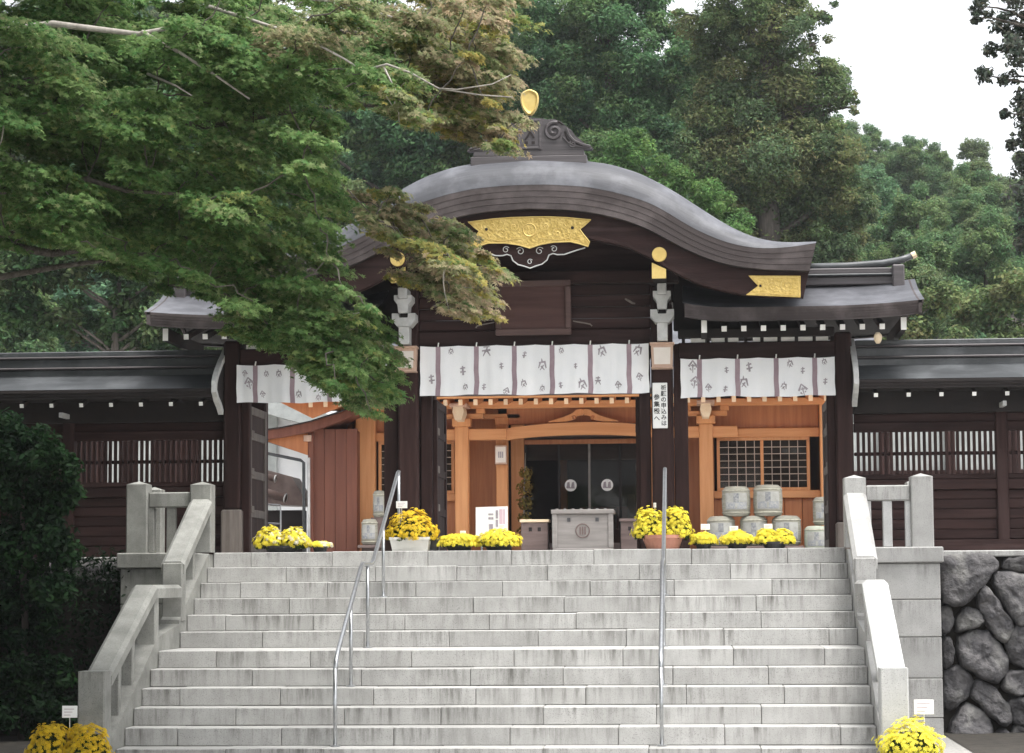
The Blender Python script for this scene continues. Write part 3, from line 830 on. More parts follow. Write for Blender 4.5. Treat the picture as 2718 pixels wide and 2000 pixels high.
for s in (-1, 1):
    MB().tube(spiral(GX + s * .265, 4.565, .105, 1.7, s, .733, 1.2), .019, 6).build('scroll', 'ridge', orn)
    MB().tube([(GX + s * x, .733, z) for x, z in ((.40, 4.60), (.43, 4.52), (.48, 4.46), (.56, 4.42), (.66, 4.39))], .016, 5).build('scroll', 'ridge', orn)
    MB().tube([(GX + s * x, .733, z) for x, z in ((.36, 4.50), (.42, 4.43), (.52, 4.395), (.62, 4.38))], .011, 5).build('scroll', 'ridge', orn)
    MB().tube(spiral(GX + s * .265, 4.565, .125, 1.7, s, .738, .6), .010, 5).build('groove_shade', 'blackwood', orn)  # black tubes paint the shade inside the carved hollows
    MB().tube([(GX + s * x, .738, z) for x, z in ((.38, 4.56), (.41, 4.48), (.47, 4.435), (.58, 4.40))], .008, 5).build('groove_shade', 'blackwood', orn)
    MB().tube(spiral(GX + s * .47, 4.42, .04, 1.2, s, .733, 2.), .009, 5).build('scroll', 'ridge', orn)
    MB().cbox(GX + s * .115 - .015, GX + s * .115 + .015, .72, .76, 4.37, 4.70, .004).build('frame_bar', 'ridge', orn)
MB().cbox(GX - .1, GX + .1, .722, .76, 4.375, 4.40, .004).build('frame_bar', 'ridge', orn)
MB().cbox(GX - .1, GX + .1, .722, .76, 4.675, 4.70, .004).build('frame_bar', 'ridge', orn)
cr = MB()
cr.prism([(GX - .05, 4.60), (GX + .055, 4.63), (GX + .055, 4.61), (GX - .05, 4.58)], .728, .75).prism([(GX - .015, 4.62), (GX + .055, 4.50), (GX + .035, 4.49), (GX - .03, 4.60)], .727, .75)
cr.prism([(GX - .01, 4.56), (GX - .06, 4.48), (GX - .045, 4.47), (GX + .01, 4.55)], .726, .75).box(GX - .055, GX - .02, .725, .75, 4.43, 4.46).box(GX + .02, GX + .055, .725, .75, 4.43, 4.46)
cr.build('crest', 'blackwood', orn)
fin = chaikin([(0, 4.735), (.06, 4.79), (.092, 4.86), (.103, 4.94), (.09, 5.0), (.05, 5.025), (0, 5.045), (-.05, 5.025), (-.09, 5.0), (-.103, 4.94), (-.092, 4.86), (-.06, 4.79)], 1)
f_in = [(x * .66, 4.90 + (z - 4.90) * .68) for x, z in fin]
b = MB()
n = len(fin)
b.add([(GX + x, .74, z) for x, z in fin] + [(GX + x * .86, .715, 4.9 + (z - 4.9) * .88) for x, z in fin] + [(GX + x, .735, z) for x, z in f_in] + [(GX + x, .79, z) for x, z in fin],
      [(i, (i + 1) % n, n + (i + 1) % n, n + i) for i in range(n)] + [(n + i, n + (i + 1) % n, 2 * n + (i + 1) % n, 2 * n + i) for i in range(n)] + [list(range(2 * n, 3 * n))] + [(3 * n + i, 3 * n + (i + 1) % n, (i + 1) % n, i) for i in range(n)] + [list(range(4 * n - 1, 3 * n - 1, -1))])
b.build('gilt_finial', 'gold_plain', orn, smooth=False)
MB().tube([(GX, .77, 4.70), (GX, .77, 4.76)], .018, 6).build('stem', 'ridge', orn)
# gilt mounts
def goldplate(name, poly, y, th=.02, mat='gold'):
    return MB().prism(poly[::-1], y - th, y).build(name, mat, groof)
hp = [(0, 3.600), (.2, 3.598), (.40, 3.586), (.666, 3.556), (.60, 3.50), (.545, 3.458), (.585, 3.40), (.649, 3.318), (.632, 3.268), (.54, 3.30), (.443, 3.325), (.26, 3.322), (.12, 3.30), (0, 3.262)]
pend = goldplate('gilt_pendant', [(GX + x, z) for x, z in hp] + [(GX - x, z) for x, z in hp[::-1][1:-1]], .598, .03)
rimc = [(GX + x, .566, z) for x, z in hp] + [(GX - x, .566, z) for x, z in hp[::-1][1:-1]]
MB().tube(rimc + [rimc[0]], .008, 5).build('rim', 'gold_plain', pend)
MB().tube([(GX + .068 * math.cos(a), .566, 3.46 + .068 * math.sin(a)) for a in np.linspace(0, 2 * math.pi, 21)], .008, 5).build('roundel', 'gold_plain', pend)
for s in (-1, 1):
    for pts in (spiral(GX + s * .17, 3.50, .055, 1.3, s, .566, 2.), spiral(GX + s * .30, 3.42, .06, 1.3, s, .566, .5), spiral(GX + s * .40, 3.51, .05, 1.2, s, .566, 3.), [(GX + s * x, .566, z) for x, z in ((.10, 3.37), (.2, 3.36), (.32, 3.345), (.43, 3.37), (.45, 3.43))], [(GX + s * x, .566, z) for x, z in ((.46, 3.40), (.52, 3.36), (.60, 3.30))]):
        MB().tube(pts, .006, 4).build('relief', 'gold_plain', pend)
    pg = MB().lathe([(.017, 0), (.017, .01), (.001, .012)], 10).build('peg', 'blackwood', pend, loc=(0, 0, 0))
    pg.location = Vector((GX + s * .466, .567, 3.475)) - wloc(pend)
    pg.rotation_euler = (math.pi / 2, 0, 0)
    # fish-tailed plates at the ends of the barge board
    ep = goldplate('gilt_end_plate', [(GX + s * x, z) for x, z in (((2.35, 2.924), (2.905, 2.912), (2.90, 2.680), (2.32, 2.716), (2.45, 2.812)) if s > 0 else ((2.35, 2.924), (2.45, 2.812), (2.32, 2.716), (2.90, 2.680), (2.905, 2.912)))], .598)
    for pts in (spiral(GX + s * 2.76, 2.81, .07, 1.4, s, .576, 2.4), spiral(GX + s * 2.60, 2.80, .05, 1.2, -s, .576, .3), [(GX + s * x, .576, z) for x, z in ((2.42, 2.73), (2.55, 2.735), (2.66, 2.72), (2.87, 2.70))], [(GX + s * x, .576, z) for x, z in ((2.40, 2.905), (2.60, 2.90), (2.88, 2.895), (2.885, 2.70))]):
        MB().tube(pts, .006, 4).build('relief', 'gold_plain', ep)
    MB().cbox(GX + s * 2.475 - .012, GX + s * 2.475 + .012, .568, .58, 2.80, 2.824, .003).build('peg', 'blackwood', ep)
    # round purlin end and bracket end under it
    d = MB().lathe([(.080, 0), (.080, .03), (.074, .036), (.001, .036)], 24)
    dd = d.build('gilt_disc', 'gold_plain', groof, loc=(0, 0, 0))
    dd.location = Vector((s * 1.418, .592, 3.168)) - wloc(groof); dd.rotation_euler = (math.pi / 2, 0, 0)
    tp = [(1.336, 3.083), (1.488, 3.010), (1.488, 2.912), (1.336, 2.912)]
    MB().prism([(s * x, z) for x, z in (tp[::-1] if s > 0 else tp)], .585, .62).build('gilt_bracket_end', 'gold_plain', groof)
    MB().cbox(s * 1.412 - .07, s * 1.412 + .07, .622, 1.5, 2.935, 3.05, .006).build('bracket_arm', 'blackwood', groof)
# carved pendant board below the gilt one, pale outline
cp = [(0, 3.30), (.3, 3.325), (.44, 3.32), (.60, 3.262), (.52, 3.24), (.44, 3.215), (.37, 3.192), (.294, 3.192), (.25, 3.205), (.206, 3.19), (.185, 3.135), (.13, 3.092), (.06, 3.072), (0, 3.05)]
cpo = MB().prism(([(GX + x, z) for x, z in cp] + [(GX - x, z) for x, z in cp[::-1][1:-1]])[::-1], .62, .66).build('carved_pendant', 'darkwood_h', groof)
edge = [(GX + x, .615, z) for x, z in cp[3:]] + [(GX - x, .615, z) for x, z in cp[3:][::-1][1:]]
MB().tube(edge, .0075, 5).build('edging', 'bracketwhite', cpo)
for s in (-1, 1):
    MB().tube(spiral(GX + s * .105, 3.235, .045, 1.2, s, .615, .6), .006, 4).build('scroll', 'bracketwhite', cpo)
    MB().tube(spiral(GX + s * .26, 3.255, .038, 1.2, -s, .615, .6), .006, 4).build('scroll', 'bracketwhite', cpo)
MB().tube(spiral(GX, 3.12, .03, 1.1, 1, .615, .6), .006, 4).build('scroll', 'bracketwhite', cpo)
# whitewashed bracket stacks in front of the main columns
for s in (-1, 1):
    cx = s * 1.432
    brk = bpy.data.objects.new('bracket_stack', None); COL.objects.link(brk); brk.parent = gate
    MB().cbox(cx - .05, cx + .05, 1.10, 1.5, 2.805, 2.925, .006).build('arm', 'bracketwhite', brk)
    MB().prism([(cx - .098, 2.845), (cx - .098, 2.79), (cx - .06, 2.74), (cx - .05, 2.65), (cx + .05, 2.65), (cx + .06, 2.74), (cx + .098, 2.79), (cx + .098, 2.845), (cx + .052, 2.845), (cx + .052, 2.80), (cx - .052, 2.80), (cx - .052, 2.845)], 1.14, 1.5).build('bearing_block', 'bracketwhite', brk)
    MB().prism([(cx - .13, 2.648), (cx - .13, 2.575), (cx - .075, 2.505), (cx + .075, 2.505), (cx + .13, 2.575), (cx + .13, 2.648), (cx + .055, 2.648), (cx + .045, 2.60), (cx - .045, 2.60), (cx - .055, 2.648)], 1.20, 1.5).build('bearing_block', 'bracketwhite', brk)
    MB().cbox(cx - .058, cx + .058, 1.22, 1.5, 2.305, 2.505, .006).build('arm', 'bracketwhite', brk)
    MB().cbox(cx - .04, cx + .04, 1.24, 1.5, 2.6, 2.66, .004).build('arm', 'blackwood', brk)
    # pale carved noses on the tie beam
    for pts in ([(s * 1.02, 1.44, 2.80), (s * 1.06, 1.43, 2.775), (s * 1.10, 1.43, 2.75), (s * 1.13, 1.44, 2.745)], [(s * .44, 1.44, 2.56), (s * .50, 1.42, 2.545), (s * .56, 1.42, 2.535), (s * .63, 1.43, 2.52), (s * .65, 1.44, 2.50)]):
        MB().tube(pts, [.010, .014, .013, .008], 5).build('beam_nose', 'weathered', gate) if len(pts) == 4 else MB().tube(pts, .008, 5).build('beam_nose', 'weathered', gate)

# ---- lower side roofs
def roof_strip(mb, x0, x1, prof, nx=25, lift=None):
    """roof sheet along x following a (y, z) profile; lift(x) raises the ends"""
    xs = np.linspace(x0, x1, nx)
    L = [0]
    for a, b in zip(prof[:-1], prof[1:]):
        L.append(L[-1] + math.hypot(b[0] - a[0], b[1] - a[1]))
    mb.grid([[(x, y, z + (lift(x) if lift else 0)) for x in xs] for y, z in prof], [[(x, L[i] + .001) for x in xs] for i in range(len(prof))])
rafter = MB(); rafter.box(-.028, .028, .0, 1.0, -.03, .03); rafter.mi = [0, 0, 1, 0, 0, 0]
rafter_me = rafter.mesh('rafter', ['blackwood', 'endwhite'])
big = MB(); big.box(-.03, .03, .0, 1.9, -.068, .068); big.mi = [0, 0, 1, 0, 0, 0]
big_me = big.mesh('end_rafter', ['blackwood', 'endwhite'])
for s in (-1, 1):
    wr = bpy.data.objects.new('side_roof', None); COL.objects.link(wr); wr.parent = gate
    x0, x1 = sorted((s * 1.66, s * 4.25))
    lift = lambda x, s=s: .055 * max(0, (abs(x) - 3.2) / 1.05) ** 2 + .05 * max(0, (2.2 - abs(x)) / .5) ** 2
    pr = [(.75, 2.605), (.95, 2.655), (1.2, 2.725), (1.5, 2.82), (1.85, 2.965)]
    full = pr + [(3.7 - y, z) for y, z in pr[::-1][1:]]
    b = MB(); roof_strip(b, x0, x1, full, 33, lift); b.build('roof_skin', 'roof', wr, smooth=True)
    for k_ in range(5):
        b = MB(); f0, f1 = k_ / 5, (k_ + 1) / 5
        xa, xb = sorted((s * 1.68, s * (4.25 - .05 * f1)))
        xs = np.linspace(xa, xb, 33)
        for yy, dr in ((.75 + .006 * k_, 1), (2.95 - .006 * k_, -1)):
            b = MB()
            r_ = [[(x, yy, 2.604 - .145 * f0 + lift(x)) for x in xs], [(x, yy, 2.604 - .145 * f1 + lift(x)) for x in xs], [(x, yy + .06 * dr, 2.604 - .145 * f1 + lift(x)) for x in xs]]
            b.grid(r_, [[(x, 1 - f0 + .001) for x in xs], [(x, 1 - f1 + .001) for x in xs], [(x, 1 - f1) for x in xs]], flip=dr > 0)
            b.build('eave_layer', 'roof_edge', wr)
    # gable end sheet and soffit
    xe = s * 4.20
    poly = [(y, z + lift(xe)) for y, z in full] + [(y, z - .14 + lift(xe)) for y, z in full[::-1]]
    MB().prism(poly, xe - .02, xe + .02, 'x').build('gable_edge', 'roof_edge', wr)
    xa, xb = sorted((s * 1.70, s * 4.15))
    b = MB(); roof_strip(b, xa, xb, [(y, z - .15) for y, z in full], 17, lift); b.build('soffit', 'blackwood', wr)
    for k_ in range(9):
        xr = s * (2.105 + .212 * k_)
        piece('rafter', rafter_me, wr, (xr, .86, 2.385), (.22, 0, 0))
    for xr in (1.889, 4.03):
        piece('end_rafter', big_me, wr, (s * xr, .85, 2.412), (0, 0, 0))
    # ridge: two courses, cap tile roll with gilt tip, end block
    xa, xb = sorted((s * 2.2, s * 4.02))
    MB().cbox(xa, xb, 1.74, 1.96, 2.95, 3.05, .012).build('ridge_course', 'ridge', wr)
    MB().cbox(xa, xb, 1.70, 2.0, 3.05, 3.075, .008).build('ridge_course', 'roof_dark', wr)
    MB().cbox(xa, xb, 1.76, 1.94, 3.075, 3.145, .012).build('ridge_course', 'ridge', wr)
    MB().tube([(s * 2.2, 1.85, 3.165), (s * 3.5, 1.85, 3.175), (s * 3.9, 1.85, 3.20), (s * 4.1, 1.85, 3.235), (s * 4.24, 1.85, 3.285)], [.045, .045, .044, .042, .036], 10).build('ridge_roll', 'roof_dark', wr, smooth=True)
    MB().tube([(s * 4.225, 1.85, 3.278), (s * 4.27, 1.85, 3.30)], .040, 10).build('gilt_tip', 'endcream', wr)
    xa, xb = sorted((s * 3.99, s * 4.125))
    MB().cbox(xa, xb, 1.66, 2.04, 2.885, 3.165, .015).build('ridge_end_block', 'ridge', wr)
lampb = MB().lathe([(.02, 2.21), (.036, 2.235), (.045, 2.27), (.042, 2.30), (.02, 2.33)], 12, 3.76, .95)
tag(lampb.build('eave_lamp', 'endcream', None, smooth=True, loc=(3.76, .95, 2.32)), 'small pale globe lamp under the right side roof eave', 'lamp')

# ---- plaque, lanterns, notice, curtains hung on the gate
pq = thing('name_plaque', (0, 1.45, 2.40), 'framed dark wooden plaque hung above the middle curtain', 'plaque')
TILT = .10
def plq(name, x0, x1, z0, z1, y, th, mat):
    b = MB().cbox(x0, x1, y - th, y, z0, z1, .008)
    b.v = [(x, yy - (z - 2.41) * TILT, z) for x, yy, z in b.v]
    return b.build(name, mat, pq)
plq('board', -.40, .40, 2.43, 2.99, 1.45, .02, 'plaque')
for nm, a in (('frame', (-.425, .42, 2.405, 2.475)), ('frame', (-.425, .42, 2.945, 3.012)), ('frame', (-.425, -.36, 2.478, 2.942)), ('frame', (.355, .42, 2.478, 2.942))):
    plq(nm, *a, 1.435, .04, 'plaque_frame')
for s in (-1, 1):
    t = thing('wall_lantern', (s * 1.425, 1.40, 2.02), ('pale wooden box lantern on the right main column above the notice' if s > 0 else 'pale wooden box lantern on the left main column beside the maple leaves'), 'lantern', 'box lanterns on the main columns')
    cx = s * 1.425
    bx = MB()
    ring = lambda w, y, z: [(cx - w, y, z), (cx + w, y, z), (cx + w, 1.455, z), (cx - w, 1.455, z)]
    bx.add(ring(.112, 1.30, 2.02) + ring(.122, 1.285, 2.27), [(3, 2, 1, 0), (4, 5, 6, 7), (0, 1, 5, 4), (1, 2, 6, 5), (3, 0, 4, 7)])
    bx.build('case', 'lampwood', t)
    MB().add([(cx - .088, 1.294, 2.05), (cx + .088, 1.294, 2.05), (cx + .094, 1.2815, 2.235), (cx - .094, 1.2815, 2.235)], [(0, 1, 2, 3)]).build('paper_pane', 'cream_paper', t)
    MB().cbox(cx - .135, cx + .135, 1.265, 1.455, 2.27, 2.292, .004).build('lid', 'lampwood', t)
    MB().cbox(cx - .12, cx + .12, 1.285, 1.455, 2.004, 2.022, .004).build('bottom_rail', 'lampwood', t)
def glyphs(text, x, y, z, size, name, parent, mat='black_ink', extrude=0.0):
    cu = bpy.data.curves.new('text', 'FONT')
    cu.body = text; cu.size = size; cu.align_x = 'CENTER'; cu.resolution_u = 3; cu.offset = .0012
    to = bpy.data.objects.new('text', cu)
    COL.objects.link(to)
    dg = bpy.context.evaluated_depsgraph_get()
    me = bpy.data.meshes.new_from_object(to.evaluated_get(dg))
    bpy.data.objects.remove(to)
    me.transform(Matrix.Rotation(math.pi / 2, 4, 'X'))
    me.materials.clear(); me.materials.append(M[mat])
    o = bpy.data.objects.new(name, me)
    COL.objects.link(o)
    o.parent = parent
    o.location = Vector((x, y, z)) - wloc(parent)
    return o
nb = thing('notice_board', (1.39, 1.44, 1.35), 'white notice board with black vertical writing on the right main column', 'notice')
MB().cbox(1.312, 1.476, 1.428, 1.452, 1.352, 1.856, .004).build('board', 'paper', nb)
for i, ch in enumerate('祈願の申込みは'):
    glyphs(ch, 1.434, 1.4255, 1.778 - i * .0655, .062, 'character', nb)
for i, ch in enumerate('参集殿へ'):
    glyphs(ch, 1.357, 1.4255, 1.672 - i * .078, .068, 'character', nb)
def stroke(x0, z0, x1, z1, w0, w1):
    dx, dz = x1 - x0, z1 - z0
    L = math.hypot(dx, dz)
    nx_, nz_ = -dz / L, dx / L
    return [(x0 + nx_ * w0, z0 + nz_ * w0), (x1 + nx_ * w1, z1 + nz_ * w1), (x1 - nx_ * w1, z1 - nz_ * w1), (x0 - nx_ * w0, z0 - nz_ * w0)]
MOT = [[(0, .07, -.045, .0, .006, .012), (0, .07, .05, -.005, .006, .014), (-.02, .012, .022, .01, .006, .008), (0, .03, .004, -.07, .009, .004), (-.03, -.02, -.012, -.045, .01, .004), (.03, -.02, .016, -.03, .009, .004)],
       [(0, .075, .0, .04, .003, .01), (-.035, .03, .04, .035, .008, .01), (-.02, .03, -.045, -.03, .01, .005), (.03, .03, .04, -.04, .012, .006), (-.015, -.01, .02, -.06, .01, .004), (.015, 0, -.03, -.055, .008, .004)],
       [(-.035, .045, .035, .055, .007, .01), (.01, .075, -.005, -.01, .007, .01), (-.05, .0, .045, .01, .008, .012), (-.01, 0, -.035, -.06, .01, .004), (.01, 0, .045, -.055, .01, .005)],
       [(0, .05, .0, -.055, .008, .012), (-.03, .02, .03, .03, .006, .009), (-.03, -.02, .035, -.015, .01, .007)]]
def curtain(x0, x1, z0, z1, stripes, label, seed, y=1.44):
    t = thing('shrine_curtain', ((x0 + x1) / 2, y, z0), label, 'curtain', 'white curtains across the gate openings')
    ph = seed * 1.7
    def wy(x, z):
        a = .35 + .65 * (z1 - z) / (z1 - z0)
        return y - a * (.011 * math.sin(9.2 * x + ph) + .007 * math.sin(21 * x + 2 * ph) + .004 * math.sin(47 * x + ph)) 
    def wz(x, z):
        f = (z1 - z) / (z1 - z0)
        return z + .006 * math.sin(6.1 * x + ph) * f - .012 * (1 - f) * abs(math.sin((x - x0) * math.pi / .43)) + .004 * math.sin(15 * x) * f
    xs, zs = np.linspace(x0, x1, 90), np.linspace(z0, z1, 9)
    b = MB(); b.grid([[(x + .012 * math.sin(3 * z * 7 + x) * (z1 - z), wy(x, z), wz(x, z)) for x in xs] for z in zs]); b.build('cloth', 'cloth', t, smooth=True)
    for sx_ in stripes:
        b = MB(); xx = np.linspace(sx_ - .027, sx_ + .027, 4)
        b.grid([[(x + .012 * math.sin(3 * z * 7 + x) * (z1 - z), wy(x, z) - .003, wz(x, z)) for x in xx] for z in zs]); b.build('band', 'mauve', t, smooth=True)
        MB().tube([(sx_, y, z1 - .01), (sx_ + .005, y + .01, z1 + .035)], .008, 5).build('hanging_cord', 'endwhite', t)
    r = random.Random(seed)
    cells = [x0] + list(stripes) + [x1]
    for a, bb in zip(cells[:-1], cells[1:]):
        w = bb - a
        pl = [(a + w * .22, z0 + .13), (a + w * .68, z0 + .30), (a + w * .72, z0 + .06), (a + w * .3, z1 - .07)] if w > .3 else [(a + w * .6, z0 + .2), (a + w * .5, z1 - .06)]
        for (px, pz) in pl:
            if r.random() < .18:
                continue
            px += r.uniform(-.03, .03); pz += r.uniform(-.04, .04)
            sc = r.choice((.6, .7, 1.0)); mo = r.choice(MOT); rot = r.uniform(-.3, .3)
            b = MB()
            for st_ in mo:
                pts = [(px + sc * (u * math.cos(rot) - v * math.sin(rot)), pz + sc * (u * math.sin(rot) + v * math.cos(rot))) for u, v in stroke(*st_)]
                pts = [(min(max(u, x0 + .004), x1 - .004), min(max(v, z0 + .004), z1 - .004)) for u, v in pts]
                b.add([(u + .012 * math.sin(3 * v * 7 + u) * (z1 - v), wy(u, v) - .0045, wz(u, v)) for u, v in pts], [(0, 1, 2, 3)])
            b.build('printed_motif', 'ink', t)
    return t
curtain(-1.275, 1.275, 1.747, 2.302, [-1.073, -.645, -.22, .202, .626, 1.057], 'wide white curtain with mauve bands across the middle gate opening', 3)
curtain(1.625, 3.32, 1.690, 2.122, [1.834, 2.253, 2.678, 3.101], 'white curtain with mauve bands across the right side opening', 8)
curtain(-3.35, -1.645, 1.690, 2.122, [-3.139, -2.717, -2.297, -1.877], 'white curtain half hidden by maple leaves in the left side opening', 5)

# ================================================================== ROOFED FENCES
slat = MB().box(-.016, .016, -.02, .02, 0, .47); slat_me = slat.mesh('slat', 'darkwood')
fr_r = MB(); fr_r.box(-.022, .022, 0., .6, -.022, .022); fr_r.mi = [0, 0, 1, 0, 0, 0]
fence_rafter_me = fr_r.mesh('rafter', ['blackwood', 'endwhite'])
def fence(s, label, xend, dots0, spacing, posts):
    t = thing('roofed_fence', (s * 5.5, 1.7, -.03), label, 'fence', 'roofed fences either side of the gate')
    X = lambda a, b: tuple(sorted((s * a, s * b)))
    pr = [(1.10, 1.838), (1.25, 1.885), (1.45, 1.965), (1.62, 2.055)]
    full = pr + [(3.4 - y, z) for y, z in pr[::-1]]
    x0, x1 = X(3.56, xend)
    for hf in (full[:4], full[4:]):
        b = MB(); roof_strip(b, x0, x1, hf, 12); b.build('roof_skin', 'roof_dark', t, smooth=True)
    for k_ in range(3):
        zt = 1.836 - k_ * .033
        MB().box(x0 - 0, x1, 1.10 + .012 * k_, 2.30 - .012 * k_, zt - .033, zt - .001).build('eave_layer', 'blackwood', t)
    for y0, y1, z0, z1, mt in ((1.575, 1.825, 2.02, 2.105, 'roof_dark'), (1.54, 1.86, 2.105, 2.13, 'ridge'), (1.60, 1.80, 2.13, 2.23, 'roof_dark'), (1.57, 1.83, 2.23, 2.255, 'ridge'), (1.62, 1.78, 2.255, 2.315, 'roof_dark')):
        MB().cbox(x0, x1, y0, y1, z0, z1, .008).build('ridge_course', mt, t)
    x = dots0
    while x < xend - .1:
        piece('rafter', fence_rafter_me, t, (s * x, 1.13, 1.665), (.30, 0, 0))
        x += spacing
    def beam(nm, a, b_, y0, y1, z0, z1, mt='darkwood_h'):
        xa, xb = X(a, b_)
        return MB().cbox(xa, xb, y0, y1, z0, z1, .008).build(nm, mt, t, loc=((xa + xb) / 2, y0, z0))
    beam('wall_plate', 3.53, xend, 1.60, 1.80, 1.50, 1.74, 'blackwood')
    beam('top_rail', 3.53, xend, 1.65, 1.75, 1.295, 1.40)
    beam('frieze_board', 3.53, xend, 1.68, 1.72, 1.40, 1.50)
    beam('middle_rail', 3.53, xend, 1.64, 1.76, .655, .765)
    beam('window_sill', 3.53, xend, 1.65, 1.75, .768, .825)
    beam('window_bar', 3.53, xend, 1.702, 1.722, 1.035, 1.075)
    beam('ground_sill', 3.53, xend, 1.60, 1.80, -.03, .10)
    edges = [3.53] + list(posts) + [xend]
    for px in posts:
        xa, xb = X(px - .065, px + .065)
        MB().cbox(xa, xb, 1.625, 1.765, -.03, 1.55, .01).build('post', 'darkwood', t, loc=(s * px, 1.7, 0))
        MB().cbox(s * px - .022, s * px + .022, 1.30, 1.62, 1.545, 1.60, .004).build('bracket', 'bracketwhite', t)
    for a, b_ in zip(edges[:-1], edges[1:]):
        z = .104
        for hgt in (.11, .115, .11, .11, .103):
            beam('board', a + .0, b_ - .0, 1.685 + random.uniform(-.004, .004), 1.715, z + .002, z + hgt - .002)
            z += hgt
    beam('back_board', 3.53, xend, 1.718, 1.735, .10, .66)
    x = 3.575
    while x < min(xend, 6.4):
        piece('slat', slat_me, t, (s * x, 1.68, .826))
        x += .0605
    # whitewashed curved barge at the gate end
    pts = [(1.70, 2.315), (1.55, 2.22), (1.38, 2.13), (1.18, 2.0), (1.08, 1.90), (1.07, 1.80), (1.18, 1.72), (1.33, 1.66), (1.45, 1.59)]
    b = MB(); rr = []
    for i, (y, z) in enumerate(pts):
        a = pts[max(0, i - 1)]; c_ = pts[min(len(pts) - 1, i + 1)]
        d = Vector((c_[0] - a[0], c_[1] - a[1])).normalized(); nx_, nz_ = -d.y, d.x
        w = .032
        xa, xb = s * 3.50, s * 3.555
        rr.append([(xa, y + nx_ * w, z + nz_ * w), (xb, y + nx_ * w, z + nz_ * w), (xb, y - nx_ * w, z - nz_ * w), (xa, y - nx_ * w, z - nz_ * w), (xa, y + nx_ * w, z + nz_ * w)])
    b.grid(rr, flip=s > 0); b.add(rr[0][:4], [(0, 1, 2, 3)]); b.add(rr[-1][:4], [(0, 1, 2, 3)])
    b.build('barge_board', 'bracketwhite', t)
    poly = [(y, z) for y, z in pts] + [(1.70, 1.59)]
    MB().prism(poly, *X(3.515, 3.545), 'x').build('gable_board', 'blackwood', t)
    return t
fence(1, 'dark wooden fence with a copper roof above the boulder wall, right of the gate', 9.5, 3.74, .352, [5.14, 6.6, 8.06])
fence(-1, 'shaded dark wooden fence with a copper roof behind the shrub, left of the gate', 9.5, 3.69, .338, [5.32, 7.0, 8.6])
# ================================================================== HALL BEHIND THE GATE
HY = 13.
hall = thing('worship_hall', (0, HY, 0), 'new orange cypress worship hall seen through the gate', 'building')
def hb(name, x0, x1, y0, y1, z0, z1, mat='newwood', c=.01, parent=hall):
    return MB().cbox(x0, x1, y0, y1, z0, z1, c).build(name, mat, parent, loc=((x0 + x1) / 2, (y0 + y1) / 2, z0))
hb('platform', -4.2, 4.2, 11.6, 18.5, -.03, .09, 'granite')
for s in (-1, 1):
    hb('pillar', s * 1.95 - .11, s * 1.95 + .11, 12.89, 13.11, .09, 2.16)
    hb('pillar', s * 1.33 - .095, s * 1.33 + .095, 13.2, 13.4, .09, 2.3)
    hb('pillar', *((3.75, 3.95) if s > 0 else (-3.67, -3.36)), 12.95, 13.15, .09, 2.95)
    hb('pillar_foot', s * 1.95 - .13, s * 1.95 + .13, 12.87, 13.13, .09, .30, 'box_dark')
    # capital and bracket arms
    hb('bearing_block', s * 1.95 - .15, s * 1.95 + .15, 12.85, 13.15, 2.16, 2.29)
    hb('bracket_arm', s * 1.95 - .34, s * 1.95 + .34, 12.93, 13.07, 2.29, 2.37, 'newwood_h')
    for q in (-.3, 0, .3):
        hb('bearing_block', s * 1.95 + q - .07, s * 1.95 + q + .07, 12.92, 13.08, 2.37, 2.45)
    MB().prism([(s * 1.95 - .075, 2.44), (s * 1.95 - .09, 2.36), (s * 1.95 - .05, 2.23), (s * 1.95 + .05, 2.23), (s * 1.95 + .09, 2.36), (s * 1.95 + .075, 2.44)], 12.35, 12.9).build('bracket_nose', 'endcream', hall)
    hb('bracket_nose_cap', s * 1.95 - .14, s * 1.95 + .14, 12.33, 12.95, 2.44, 2.5, 'lampwood')
    hb('bracket_arm', s * 1.33 - .3, s * 1.33 + .3, 13.2, 13.34, 2.3, 2.38, 'newwood_h')
    hb('bearing_block', s * 1.33 - .11, s * 1.33 + .11, 13.18, 13.36, 2.2, 2.32)
hb('tie_beam', -2.9, -1.23, 12.94, 13.08, 1.945, 2.125, 'newwood_h')
hb('tie_beam', 1.23, 2.45, 12.94, 13.08, 1.945, 2.125, 'newwood_h')
hb('purlin', -4.6, 4.6, 12.9, 13.1, 2.45, 2.56, 'newwood_h')
# rainbow beam with its frog-leg strut
n = 21
xs = np.linspace(-1.24, 1.24, n)
up = [2.125 + .09 * math.cos(x / 1.24 * math.pi / 2) ** .8 for x in xs]
lo = [1.94 + .075 * math.cos(x / 1.24 * math.pi / 2) ** .7 for x in xs]
MB().prism([(x, z) for x, z in zip(xs, lo)] + [(x, z) for x, z in list(zip(xs, up))[::-1]], 13.0, 13.16).build('rainbow_beam', 'newwood_h', hall)
for s in (-1, 1):
    st = chaikin([(0, 2.43), (.11, 2.42), (.16, 2.37), (.26, 2.32), (.42, 2.27), (.56, 2.235), (.56, 2.22), (.3, 2.225), (.17, 2.25), (.12, 2.31), (.05, 2.33), (0, 2.33)], 1)
    p_ = [(s * x, z) for x, z in st]
    MB().prism(p_ if s < 0 else p_[::-1], 12.99, 13.10).build('strut', 'newwood', hall)
    MB().tube(spiral(s * .15, 2.285, .035, 1.2, s, 12.99, .4), .012, 5).build('carving', 'newwood_d', hall)
hb('frieze', -1.25, 1.25, 13.2, 13.25, 2.2, 2.5, 'newwood_d')
